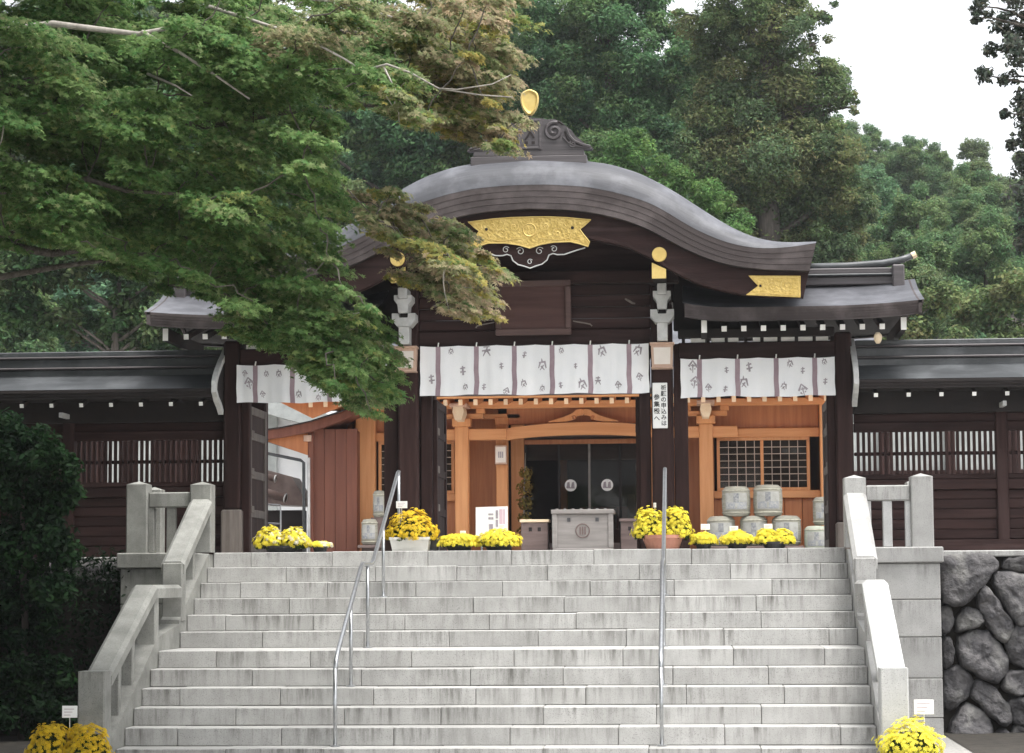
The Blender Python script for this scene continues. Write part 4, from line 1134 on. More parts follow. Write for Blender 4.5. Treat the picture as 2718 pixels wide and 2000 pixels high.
# rafters: paired rows with cream ends
hr = MB(); hr.box(-.032, .032, 0., 1.1, -.045, .045); hr.mi = [0, 0, 1, 0, 0, 0]
hr_me = hr.mesh('rafter', ['newwood', 'endcream'])
for k_ in range(-18, 19):
    piece('rafter', hr_me, hall, (.02 + k_ * .2365, 11.95, 2.475), (.12, 0, 0))
hb('eave_board', -4.7, 4.7, 11.75, 12.02, 2.535, 2.58, 'newwood_h')
b = MB(); b.add([(-4.8, 11.7, 2.60), (4.8, 11.7, 2.60), (4.8, 13.2, 2.80), (-4.8, 13.2, 2.80)], [(3, 2, 1, 0)]); b.build('soffit', 'newwood_h', hall)
b = MB(); roof_strip(b, -4.85, 4.85, [(11.6, 2.62), (12.2, 2.74), (13.2, 3.05), (14.2, 3.5), (15.4, 4.15), (15.6, 4.2), (15.8, 4.15), (17., 3.5), (18.5, 2.9), (19.2, 2.7)], 9); b.build('roof_skin', 'roof', hall, smooth=True)
MB().box(-4.85, 4.85, 11.62, 11.7, 2.55, 2.64).build('eave_layer', 'roof_edge', hall)
# right bay: latticed window in a boarded wall
def lattice(x0, x1, z0, z1, cols, rows, y, parent, double=True):
    w = bpy.data.objects.new('window', None); COL.objects.link(w); w.parent = parent
    fw = .05
    for nm, a in (('frame', (x0, x1, z1 - fw, z1)), ('frame', (x0, x1, z0, z0 + fw)), ('frame', (x0, x0 + fw, z0 + fw, z1 - fw)), ('frame', (x1 - fw, x1, z0 + fw, z1 - fw))):
        MB().cbox(a[0], a[1], y - .05, y + .03, a[2], a[3], .006).build(nm, 'newwood', w)
    if double:
        xm = (x0 + x1) / 2 - .02
        MB().cbox(xm - .025, xm + .025, y - .04, y + .03, z0 + fw, z1 - fw, .005).build('stile', 'newwood', w)
    for i in range(1, cols):
        x = x0 + fw + (x1 - x0 - 2 * fw) * i / cols
        MB().box(x - .006, x + .006, y - .02, y + .0, z0 + fw, z1 - fw).build('muntin', 'muntin', w)
    for i in range(1, rows):
        z = z0 + fw + (z1 - z0 - 2 * fw) * i / rows
        MB().box(x0 + fw, x1 - fw, y - .018, y + .002, z - .0055, z + .0055).build('muntin', 'muntin', w)
    MB().box(x0 + fw, x1 - fw, y + .006, y + .012, z0 + fw, z1 - fw).build('pane', 'glass', w)
    MB().box(x0 + fw, x1 - fw, y + .03, y + .034, z0 + fw, z1 - fw).build('screen', 'shoji', w)
    return w
for s in (-1, 1):
    x0, x1 = sorted((s * 2.06, s * 3.75))
    hb('sill_beam', x0, x1, 13.2, 13.36, .98, 1.10, 'newwood_h')
    hb('window_head', x0, x1, 13.2, 13.36, 1.955, 2.10, 'newwood_h')
    hb('wall_panel', x0, x1, 13.3, 13.36, 2.1, 2.6, 'newwood_d')
    nb_ = 6
    for i in range(nb_):
        xa = x0 + (x1 - x0) * i / nb_
        hb('wall_panel', xa + .003, xa + (x1 - x0) / nb_ - .003, 13.29, 13.34, .09, .98, 'newwood_d')
    xa, xb = (2.12, 3.60) if s > 0 else (-3.34, -2.10)
    lattice(xa, xb, 1.10, 1.955, 10, 7, 13.27, hall)
    hb('side_wall', *sorted((s * 3.76, s * 3.84)), 13.2, 18., .09, 2.7, 'newwood_d')
    xa, xb = sorted((s * 1.43, s * 2.06))
    hb('wall_panel', xa, xb, 13.75, 13.8, .09, 2.5, 'newwood_d')
    hb('return_wall', *sorted((s * 2.02, s * 2.08)), 13.3, 13.8, .09, 2.5, 'newwood_d')
    hb('door_post', *sorted((s * 1.02, s * 1.235)), 13.85, 14.0, .09, 2.5, 'newwood')
MB().prism([(-5.05, 2.68), (-4.22, 2.26), (-3.4, 2.58), (-3.4, 3.05), (-5.05, 3.0)], 12.0, 12.06).build('gable_board', 'newwood_d', hall)
# room behind
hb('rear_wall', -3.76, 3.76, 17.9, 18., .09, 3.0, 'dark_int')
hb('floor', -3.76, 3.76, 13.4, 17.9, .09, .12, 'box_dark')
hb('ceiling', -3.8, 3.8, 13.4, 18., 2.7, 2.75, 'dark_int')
hb('transom', -1.02, 1.02, 13.9, 13.96, 1.92, 2.0, 'newwood_d')
hb('blind', -1.02, 1.02, 14.02, 14.05, 1.66, 2.3, 'box_dark')
hb('inner_pillar', -.55, -.40, 15.4, 15.55, .12, 2.7, 'newwood_d')
hb('inner_pillar', .95, 1.1, 15.4, 15.55, .12, 2.7, 'newwood_d')
hb('altar_table', -.2, 1.3, 15.8, 16.4, .12, .95, 'red_cloth')
hb('altar_step', -.9, 1.4, 15.2, 15.8, .12, .55, 'red_cloth')
for x in (-.1, .3, .62, .95):
    hb('altar_stand', x, x + .12, 15.6, 15.75, .55, .95 + .2 * (x > .5), 'box_dark')
doors = bpy.data.objects.new('glass_door', None); COL.objects.link(doors); doors.parent = hall
for x in (-1.0, -.45, .045, .55, 1.0):
    MB().cbox(x - .02, x + .02, 13.92, 13.96, .12, 1.92, .004).build('stile', 'box_wood' if abs(x - .045) < .01 else 'blackwood', doors)
MB().cbox(-1.0, 1.0, 13.92, 13.96, .09, .30, .005).build('bottom_rail', 'box_dark', doors)
MB().box(-1.0, 1.0, 13.935, 13.941, .3, 1.92).build('pane', 'glass', doors)
for cx in (-.262, .335):
    em = MB(); em.lathe([(.098, 0), (.098, .003)], 28)
    e_ = em.build('emblem_sticker', 'paper', doors, loc=(0, 0, 0))
    e_.location = Vector((cx, 13.925, 1.243)) - wloc(doors); e_.rotation_euler = (math.pi / 2, 0, 0)
    mk = MB()
    for u in (-.04, .035):
        mk.add([(cx + u - .03, 13.919, 1.20), (cx + u + .03, 13.919, 1.21), (cx + u + .02, 13.919, 1.30), (cx + u - .015, 13.919, 1.29)], [(0, 1, 2, 3)])
    mk.add([(cx - .07, 13.918, 1.215), (cx + .07, 13.918, 1.205), (cx + .065, 13.918, 1.19), (cx - .065, 13.918, 1.195)], [(0, 1, 2, 3)])
    mk.build('emblem_mark', 'ink', doors)
# small white lantern panel on the inner pillar
t = thing('paper_lantern', (-1.335, 13.1, 1.55), 'small whitish square lantern on the inner orange pillar', 'lantern')
MB().cbox(-1.43, -1.24, 13.05, 13.2, 1.56, 1.86, .006).build('case', 'lampwood', t)
MB().box(-1.415, -1.255, 13.042, 13.05, 1.585, 1.835).build('paper_pane', 'cream_paper', t)
for i in range(3):
    MB().box(-1.375 + i * .03, -1.355 + i * .03, 13.038, 13.042, 1.66, 1.76).build('mark', 'ink', t)
# gilt bamboo spray beside the door
pl = thing('bamboo_spray', (-1.0, 13.3, .09), 'tall yellowish bamboo spray standing beside the hall doorway', 'plant')
MB().tube([(-1.0, 13.3, .09), (-.98, 13.3, 1.2), (-.95, 13.28, 1.75)], [.012, .01, .004], 6).build('stem', 'palebark', pl)
leaf_obj('foliage', clump_leaves([(-.98, 13.3, .7, .1), (-.97, 13.3, .95, .12), (-.96, 13.3, 1.2, .12), (-.95, 13.3, 1.42, .1), (-1.0, 13.3, .5, .08)], 9000, .035, [(.3, .22, .05), (.25, .2, .06)], 1., .3), 'oval', 'leaf', pl)

# offering box and flanking stands
ob = thing('offering_box', (.02, 12.2, .09), 'grey wooden offering box with a round crest before the hall doors', 'offering box')
hb('body', -.43, .47, 12.0, 12.5, .17, .72, 'box_wood', .012, ob)
hb('top_frame', -.47, .51, 11.96, 12.54, .72, .79, 'box_wood', .012, ob)
hb('foot_beam', -.45, .49, 11.97, 12.53, .09, .19, 'box_wood', .012, ob)
for x in (-.455, .415):
    hb('corner_post', x, x + .08, 11.975, 12.05, .19, .72, 'box_wood', .008, ob)
for i in range(7):
    hb('slat', -.40 + i * .125, -.36 + i * .125, 11.99, 12.5, .775, .805, 'box_wood', .005, ob)
MB().tube([(.02 + .105 * math.cos(a), 11.996, .46 + .105 * math.sin(a)) for a in np.linspace(0, 2 * math.pi, 29)], .009, 6).build('crest', 'box_dark', ob)
m_ = MB()
for u in (-.05, -.012, .026):
    m_.box(.02 + u, .02 + u + .022, 11.988, 11.995, .40, .52)
m_.build('crest_mark', 'box_dark', ob)
for u in (-.24, .20):
    MB().box(.02 + u, .02 + u + .05, 11.992, 11.999, .60, .66).build('metal_fitting', 'iron', ob)
for i, (x0, x1, lab) in enumerate(((-.95, -.53, 'brown wooden stand with a pale top left of the offering box'), (.60, 1.0, 'brown wooden stand right of the offering box behind the flowers'))):
    st = thing('wooden_stand', ((x0 + x1) / 2, 12.3, .09), lab, 'stand', 'stands beside the offering box')
    hb('body', x0, x1, 12.15, 12.5, .09, .60, 'box_dark', .01, st)
    hb('top', x0 - .02, x1 + .02, 12.12, 12.52, .60, .645, 'endcream' if i == 0 else 'box_dark', .006, st)
    for u in (.12, .26):
        MB().box(x0 + u, x0 + u + .05, 12.142, 12.149, .46, .52).build('metal_fitting', 'blackwood', st)

# straw-wrapped sake barrels
def barrel(cx, z0, r, hgt, label, y=12.2, mat='straw', mark=True):
    t = thing('sake_barrel', (cx, y, z0), label, 'barrel', 'straw-wrapped sake barrels')
    pr = [(r * .80, 0), (r * .93, .02), (r * .99, hgt * .3), (r, hgt * .55), (r * .97, hgt * .82), (r * .90, hgt * .93), (r * .72, hgt), (r * .0 + .01, hgt * 1.02)]
    MB().lathe([(a, z0 + b) for a, b in pr], 24, cx, y).build('body', mat, t, smooth=True)
    for f in (.12, .86):
        rr = np.interp(hgt * f, [p[1] for p in pr[:-1]], [p[0] for p in pr[:-1]])
        MB().tube([(cx + (rr + .002) * math.cos(a), y + (rr + .002) * math.sin(a), z0 + hgt * f) for a in np.linspace(0, 2 * math.pi, 21)], .011, 5).build('rope', 'rope', t)
    if mark:
        def patch(a0, a1, f0, f1, m, nm, e=.003):
            g_ = [[(cx + (rr + e) * math.sin(a), y - (rr + e) * math.cos(a), z0 + hgt * f) for a in np.linspace(a0, a1, 9)] for f, rr in ((f, np.interp(hgt * f, [p[1] for p in pr[:-1]], [p[0] for p in pr[:-1]])) for f in np.linspace(f0, f1, 6))]
            MB().grid(g_).build(nm, m, t, smooth=True)
        patch(-.85, .85, .22, .78, 'straw_sheet', 'label_sheet')
        patch(-.75, .75, .24, .46, 'blue_print', 'label_print', .006)
        patch(-.2, .16, .46, .76, 'blue_dark', 'label_print', .006)
        patch(-.1, .06, .26, .44, 'straw_sheet', 'label_print', .009)
    return t
barrel(2.40, .665, .222, .46, 'straw sake barrel on the top row, nearer the orange pillar')
barrel(2.89, .665, .228, .48, 'straw sake barrel on the top row, nearer the right wall')
barrel(2.16, .205, .222, .46, 'straw sake barrel on the bottom row, half behind the orange pillar')
barrel(2.665, .205, .215, .46, 'straw sake barrel in the middle of the bottom row')
barrel(3.17, .205, .228, .46, 'straw sake barrel at the right end of the bottom row')
barrel(3.62, .10, .185, .40, 'small greenish sake barrel under a leaning one by the gate post', 12.1, 'straw_green')
barrel(3.74, .52, .16, .43, 'slim sake barrel standing on the small greenish one', 12.2)
barrel(-3.34, .27, .13, .40, 'small sake barrel beside the left orange post', 12.2)
barrel(-3.2, .70, .10, .42, 'narrow sake barrel above another beside the left orange post', 12.3)
sh = thing('barrel_shelf', (2.7, 12.2, .09), 'low wooden shelf carrying the sake barrels', 'shelf')
hb('board', 1.9, 3.42, 11.95, 12.5, .16, .20, 'box_dark', .006, sh)
for x in (1.95, 2.65, 3.34):
    hb('leg', x, x + .05, 12.0, 12.4, .09, .16, 'box_dark', .004, sh)
sh2 = thing('barrel_stand', (-3.3, 12.2, .09), 'small stand under the barrels by the left orange post', 'stand')
hb('board', -3.5, -3.05, 12.0, 12.45, .22, .265, 'box_dark', .005, sh2); hb('leg', -3.45, -3.1, 12.1, 12.35, .09, .22, 'box_dark', .004, sh2)
hb('riser', -3.32, -3.08, 12.2, 12.42, .266, .698, 'box_dark', .004, sh2)

# ---- side building on the left
an = thing('side_building', (-4.0, 12.6, 0), 'red brown side building with low eave left of the hall', 'building')
for i in range(4):
    x = -4.28 + i * .175
    hb('wall_board', x + .002, x + .173, 12.5, 12.6, -.03, 2.12, 'redbrown', .004, an)
hb('corner_post', -4.36, -4.27, 12.44, 12.6, -.03, 2.1, 'redbrown', .008, an)
hb('body', -4.3, -3.6, 12.62, 17., -.03, 2.1, 'redbrown', .01, an)
hb('beam_end', -4.42, -4.30, 12.38, 12.6, 1.92, 2.02, 'lampwood', .006, an)
r_ = MB(); r_.prism([(-5.16, 2.08), (-4.75, 2.13), (-4.3, 2.22), (-3.9, 2.34), (-3.4, 2.52), (-3.4, 2.40), (-3.9, 2.20), (-4.3, 2.07), (-4.75, 1.985), (-5.10, 1.95)], 12.3, 17.2).build('roof', 'redbrown', an)
r2 = MB(); r2.prism([(-5.18, 2.10), (-4.75, 2.15), (-4.3, 2.24), (-3.9, 2.365), (-3.4, 2.55), (-3.4, 2.522), (-3.9, 2.342), (-4.3, 2.222), (-4.75, 2.132), (-5.16, 2.082)], 12.26, 17.2).build('roof_skin', 'blackwood', an)
MB().prism([(-5.05, 1.945), (-4.36, 2.05), (-4.36, 1.70)], 12.42, 12.48).build('gable_panel', 'newwood_d', an)
MB().tube([(-5.16, 12.28, 1.945), (-5.07, 12.28, 1.93), (-5.07, 12.28, 1.78), (-5.03, 12.28, 1.74), (-4.46, 12.34, 1.62), (-4.41, 12.34, 1.58), (-4.40, 12.34, 0.)], .026, 8).build('downpipe', 'downpipe', an, smooth=True)
MB().tube([(-4.335, 12.38, 1.66), (-4.33, 12.38, 0.)], .022, 8).build('downpipe', 'bracketwhite', an, smooth=True)

# ---- white storehouse and brown tiled wall beyond the left opening
sh_ = thing('white_storehouse', (-7., 24., 0), 'white walled storehouse with a pale grey roof behind the left opening', 'building')
hb('wall', -9.4, -4.4, 22., 28., -.03, 3.3, 'plaster', .02, sh_)
hb('corner_pilaster', -8.05, -6.55, 21.9, 22., -.03, 3.3, 'greyroof', .01, sh_)
MB().prism([(-9.5, 4.1), (-7.2, 3.95), (-6.1, 3.35), (-4.6, 2.55), (-4.6, 2.45), (-6.4, 2.95), (-7.2, 3.2), (-9.5, 3.3)], 21.2, 28.4).build('roof', 'greyroof', sh_)
tw = thing('tiled_wall', (-5.6, 16., 0), 'low wall with brown rounded roof tiles beyond the left opening', 'wall')
hb('wall', -7.5, -5.05, 16.1, 16.5, -.03, .95, 'blackwood', .01, tw)
MB().prism([(-7.5, 1.75), (-5.74, 1.67), (-5.24, 1.53), (-5.0, 1.14), (-5.0, 1.02), (-7.5, 1.12)], 16.0, 16.9).build('roof', 'brown_copper', tw)
for a, b_, r in (((-7.2, 15.9, 1.62), (-5.27, 15.6, 1.14), .075), ((-7.2, 15.7, 1.42), (-5.68, 15.4, 1.05), .08), ((-7.0, 16.0, 1.74), (-5.5, 15.9, 1.49), .06)):
    tl = MB().tube([a, ((a[0] + b_[0]) / 2, (a[1] + b_[1]) / 2, (a[2] + b_[2]) / 2 + .05), b_], r, 12).build('round_tile', 'brown_copper', tw, smooth=True)
    d = (Vector(b_) - Vector(a)).normalized()
    e0 = d.orthogonal().normalized(); e1 = d.cross(e0)
    MB().tube([Vector(b_) + (e0 * math.cos(q) + e1 * math.sin(q)) * r for q in np.linspace(0, 2 * math.pi, 17)], .012, 5).build('tile_rim', 'bracketwhite', tl)
rl = thing('ramp_railing', (-5.2, 9., 0), 'thin dark ramp railing behind the yellow and white flowers', 'railing')
for z in (0., -.28):
    MB().tube([(-6.3, 10.2, .42 + z), (-4.95, 10.2, .86 + z), (-4.75, 10.2, .86 + z), (-4.4, 10.2, .84 + z)], .014, 6).build('rail', 'iron', rl)
for x, zt in ((-5.75, .58), (-5.3, .72), (-4.4, .84), (-6.2, .44)):
    MB().tube([(x, 10.2, -.03), (x, 10.2, zt)], .012, 6).build('post', 'steel', rl)

# ---- pale buildings glimpsed between the fence slats
ow = thing('office_wall', (6.5, 9., 0), 'pale office wall glimpsed between the slats of the right fence', 'building')
hb('wall', 3.95, 10.5, 8.5, 9.0, -.03, 2.3, 'greyroof', .02, ow)
for x in (4.35, 5.25, 6.1, 7.3):
    hb('post', x, x + .12, 8.4, 8.5, -.03, 2.2, 'darkwood', .01, ow)
hb('dark_band', 3.95, 10.5, 8.44, 8.5, .95, 1.18, 'darkwood_h', .01, ow)
for a, b_ in ((5.5, 6.2), (6.5, 7.2)):
    hb('window', a, b_, 8.45, 8.5, .35, .93, 'dark_int', .005, ow)
lw = thing('store_wall', (-6.5, 8., 0), 'pale wall glimpsed between the slats of the left fence', 'building')
for a, b_ in ((-5.05, -4.45), (-5.95, -5.75), (-6.35, -6.2), (-7.6, -7.2)):
    hb('wall_panel', a, b_, 7.5, 7.6, -.03, 2.2, 'greyroof', .01, lw)
hb('wall', -9., -5.06, 7.62, 7.9, -.03, 2.2, 'darkwood', .01, lw)

# ================================================================== SIGN, FLOWERS
sg = thing('event_sign', (-.445, 1.0, 0), 'white printed sign board standing among the yellow flowers', 'sign')
MB().prism([(-.62, .10), (-.27, .10), (-.268, .492), (-.618, .484)], .985, 1.0).build('board', 'paper', sg)
MB().box(-.36, -.325, .982, .985, .15, .46).build('pink_stripe', 'pink', sg)
MB().box(-.318, -.30, .982, .985, .15, .46).build('pink_stripe', 'pink', sg)
for (x0, x1, z0, z1) in ((-.40, -.375, .36, .45), (-.40, -.375, .27, .345), (-.48, -.425, .35, .375), (-.48, -.425, .40, .415), (-.475, -.43, .24, .30), (-.475, -.44, .185, .22), (-.40, -.378, .2, .24)):
    MB().box(x0, x1, .982, .985, z0, z1).build('printing', 'ink', sg)
for x in (-.56, -.33):
    MB().tube([(x, 1.01, .1), (x, 1.08, 0)], .012, 6).build('leg', 'steel', sg)
wb = tag(MB().cbox(-1.085, -.965, .40, .55, 0.002, .135, .012).build('weight_block', 'iron', None, loc=(-1.02, .47, 0)), 'small dark weight block beside the white planter', 'block')

def flowers(cx, cy, z0, rx, hgt, label, pot, card=None, potw=None, poth=.0, white=0., lobes=1, dens=1., yellow=(.84, .71, .07)):
    t = thing('potted_chrysanthemum', (cx, cy, z0), label, 'flower pot', 'yellow chrysanthemums')
    pw = potw or rx * .8
    ph = poth or .07
    if pot == 'trough':
        b = MB()
        ring = lambda w, d, z: [(cx - w, cy - d, z), (cx + w, cy - d, z), (cx + w, cy + d, z), (cx - w, cy + d, z)]
        b.add(ring(pw * .86, .12, z0) + ring(pw * .97, .15, z0 + ph * .82) + ring(pw, .16, z0 + ph * .82) + ring(pw, .16, z0 + ph) + ring(pw * .93, .14, z0 + ph) + ring(pw * .9, .13, z0 + ph * .8),
              [(3, 2, 1, 0)] + [(4 * k_ + i, 4 * k_ + (i + 1) % 4, 4 * k_ + 4 + (i + 1) % 4, 4 * k_ + 4 + i) for k_ in range(5) for i in range(4)] + [(20, 21, 22, 23)])
        b.build('pot', 'whitepot', t)
    else:
        MB().lathe([(pw * .66, z0), (pw * .84, z0 + ph * .75), (pw * .93, z0 + ph * .76), (pw * .95, z0 + ph), (pw * .8, z0 + ph), (pw * .75, z0 + ph * .8)], 24, cx, cy).build('pot', {'terracotta': 'terracotta'}.get(pot, 'blackpot'), t, smooth=False)
    base = z0 + ph
    top = hgt - ph
    P, N, C, LP, LN, LC = [], [], [], [], [], []
    for li in range(lobes):
        ox = 0 if lobes == 1 else (li - (lobes - 1) / 2) * rx * 2 / lobes * .95
        rr = rx if lobes == 1 else rx / lobes * 1.22
        k_ = int(dens * (170 + 2100 * rr))
        d = sphere_dirs(k_ * 2)
        d = d[d[:, 2] > -.12][:k_]
        lump = 1 + .10 * np.sin(d[:, 0] * 6 + li) * np.sin(d[:, 1] * 7 + cx * 9) + .07 * np.sin(d[:, 2] * 9 + cx * 5) + rng.normal(size=len(d)) * .06
        q = d * lump[:, None] * np.array([rr, min(rr, .2), top * .93]) + np.array([cx + ox, cy, base + .03 * top])
        P.append(q); N.append(d + rng.normal(size=d.shape) * .25 + np.array([0, -.1, .25]))
        col = np.array(yellow)[None, :] * rng.uniform(.8, 1.18, (len(d), 1)) * np.array([1, 1, 1])
        if white:
            w = (rng.random(len(d)) < white * (.3 + .7 * (d[:, 0] > .2)))
            col[w] = np.array([.78, .74, .62]) * rng.uniform(.85, 1.1, (w.sum(), 1))
        C.append(col)
        m_ = int(k_ * 1.6)
        d = sphere_dirs(m_)
        d[:, 2] = np.abs(d[:, 2]) - .15
        q = d * rng.uniform(.55, .93, (m_, 1)) * np.array([rr, min(rr, .2), top * .9]) + np.array([cx + ox, cy, base])
        LP.append(q); LN.append(d + rng.normal(size=d.shape) * .6); LC.append(np.array([(.045, .075, .018)]) * rng.uniform(.6, 1.5, (m_, 1)))
    P, N, C = np.concatenate(P), np.concatenate(N), np.concatenate(C)
    leaf_obj('blossoms', (P, N, rng.uniform(.016, .026, len(P)), np.clip(C, 0, .9)), 'flower', 'petal', t, 'stuff')
    LP, LN, LC = np.concatenate(LP), np.concatenate(LN), np.concatenate(LC)
    leaf_obj('foliage', (LP, LN, rng.uniform(.018, .03, len(LP)), LC), 'oval', 'leaf', t, 'stuff')
    if card:
        kx, kz, kw, kh = card
        ky = cy + .08
        MB().cbox(kx - kw / 2, kx + kw / 2, ky - .003, ky + .003, kz - kh / 2, kz + kh / 2, .001).build('name_card', 'paper', t)
        MB().tube([(kx, ky + .004, z0 + ph), (kx, ky + .004, kz)], .004, 5).build('card_stake', 'whitepot', t)
        for i in range(3):
            MB().box(kx - kw * .36, kx + kw * (.3 - .12 * i), ky - .0045, ky - .0035, kz + kh * (.20 - .25 * i), kz + kh * (.245 - .25 * i)).build('writing', 'mauve', t)
    return t
flowers(-2.64, .34, .0, .27, .26, 'yellow flowers mixed with white ones by the left gate post', 'black', white=.30, lobes=2)
flowers(-2.22, .30, .0, .12, .11, 'smallest yellow and white flower pot, right of the mixed one', 'black', white=.45)
flowers(-1.25, .34, .0, .265, .42, 'yellow flowers in the white planter behind the slanting handrail', 'trough', potw=.215, poth=.15, card=(-1.36, .50, .12, .075), yellow=(.74, .52, .03))
flowers(-.735, .30, .0, .21, .185, 'low yellow flowers next to the dark weight block', 'black', card=(-.70, .20, .06, .03))
flowers(-.31, .28, .0, .225, .22, 'low yellow flowers in front of the white sign board', 'black', card=(-.28, .255, .08, .05))
flowers(1.42, .34, .0, .28, .43, 'yellow flowers in the terracotta pot behind the end-on handrail', 'terracotta', potw=.25, poth=.15, lobes=2, card=(1.34, .47, .03, .05))
flowers(1.85, .30, .0, .13, .175, 'small yellow flower pot right of the terracotta pot with a tall white card', 'black', card=(1.87, .235, .095, .06))
flowers(2.20, .30, .0, .17, .18, 'low yellow flowers in the middle of the right row below the barrels', 'black', card=(2.17, .215, .09, .05))
flowers(2.59, .30, .0, .19, .20, 'low yellow flowers at the right end of the row below the barrels', 'black', card=(2.53, .235, .09, .05), lobes=2)
flowers(-3.51, -4.95, -1.925, .315, .43, 'large yellow flower pot at the foot of the left balustrade', 'black', potw=.24, poth=.17, lobes=2, card=(-3.53, -1.40, .13, .10), yellow=(.72, .50, .025))
flowers(3.50, -4.95, -1.925, .25, .44, 'large bright yellow flower pot at the foot of the right balustrade', 'black', potw=.2, poth=.17, card=(3.62, -1.38, .16, .12), yellow=(.86, .75, .08))

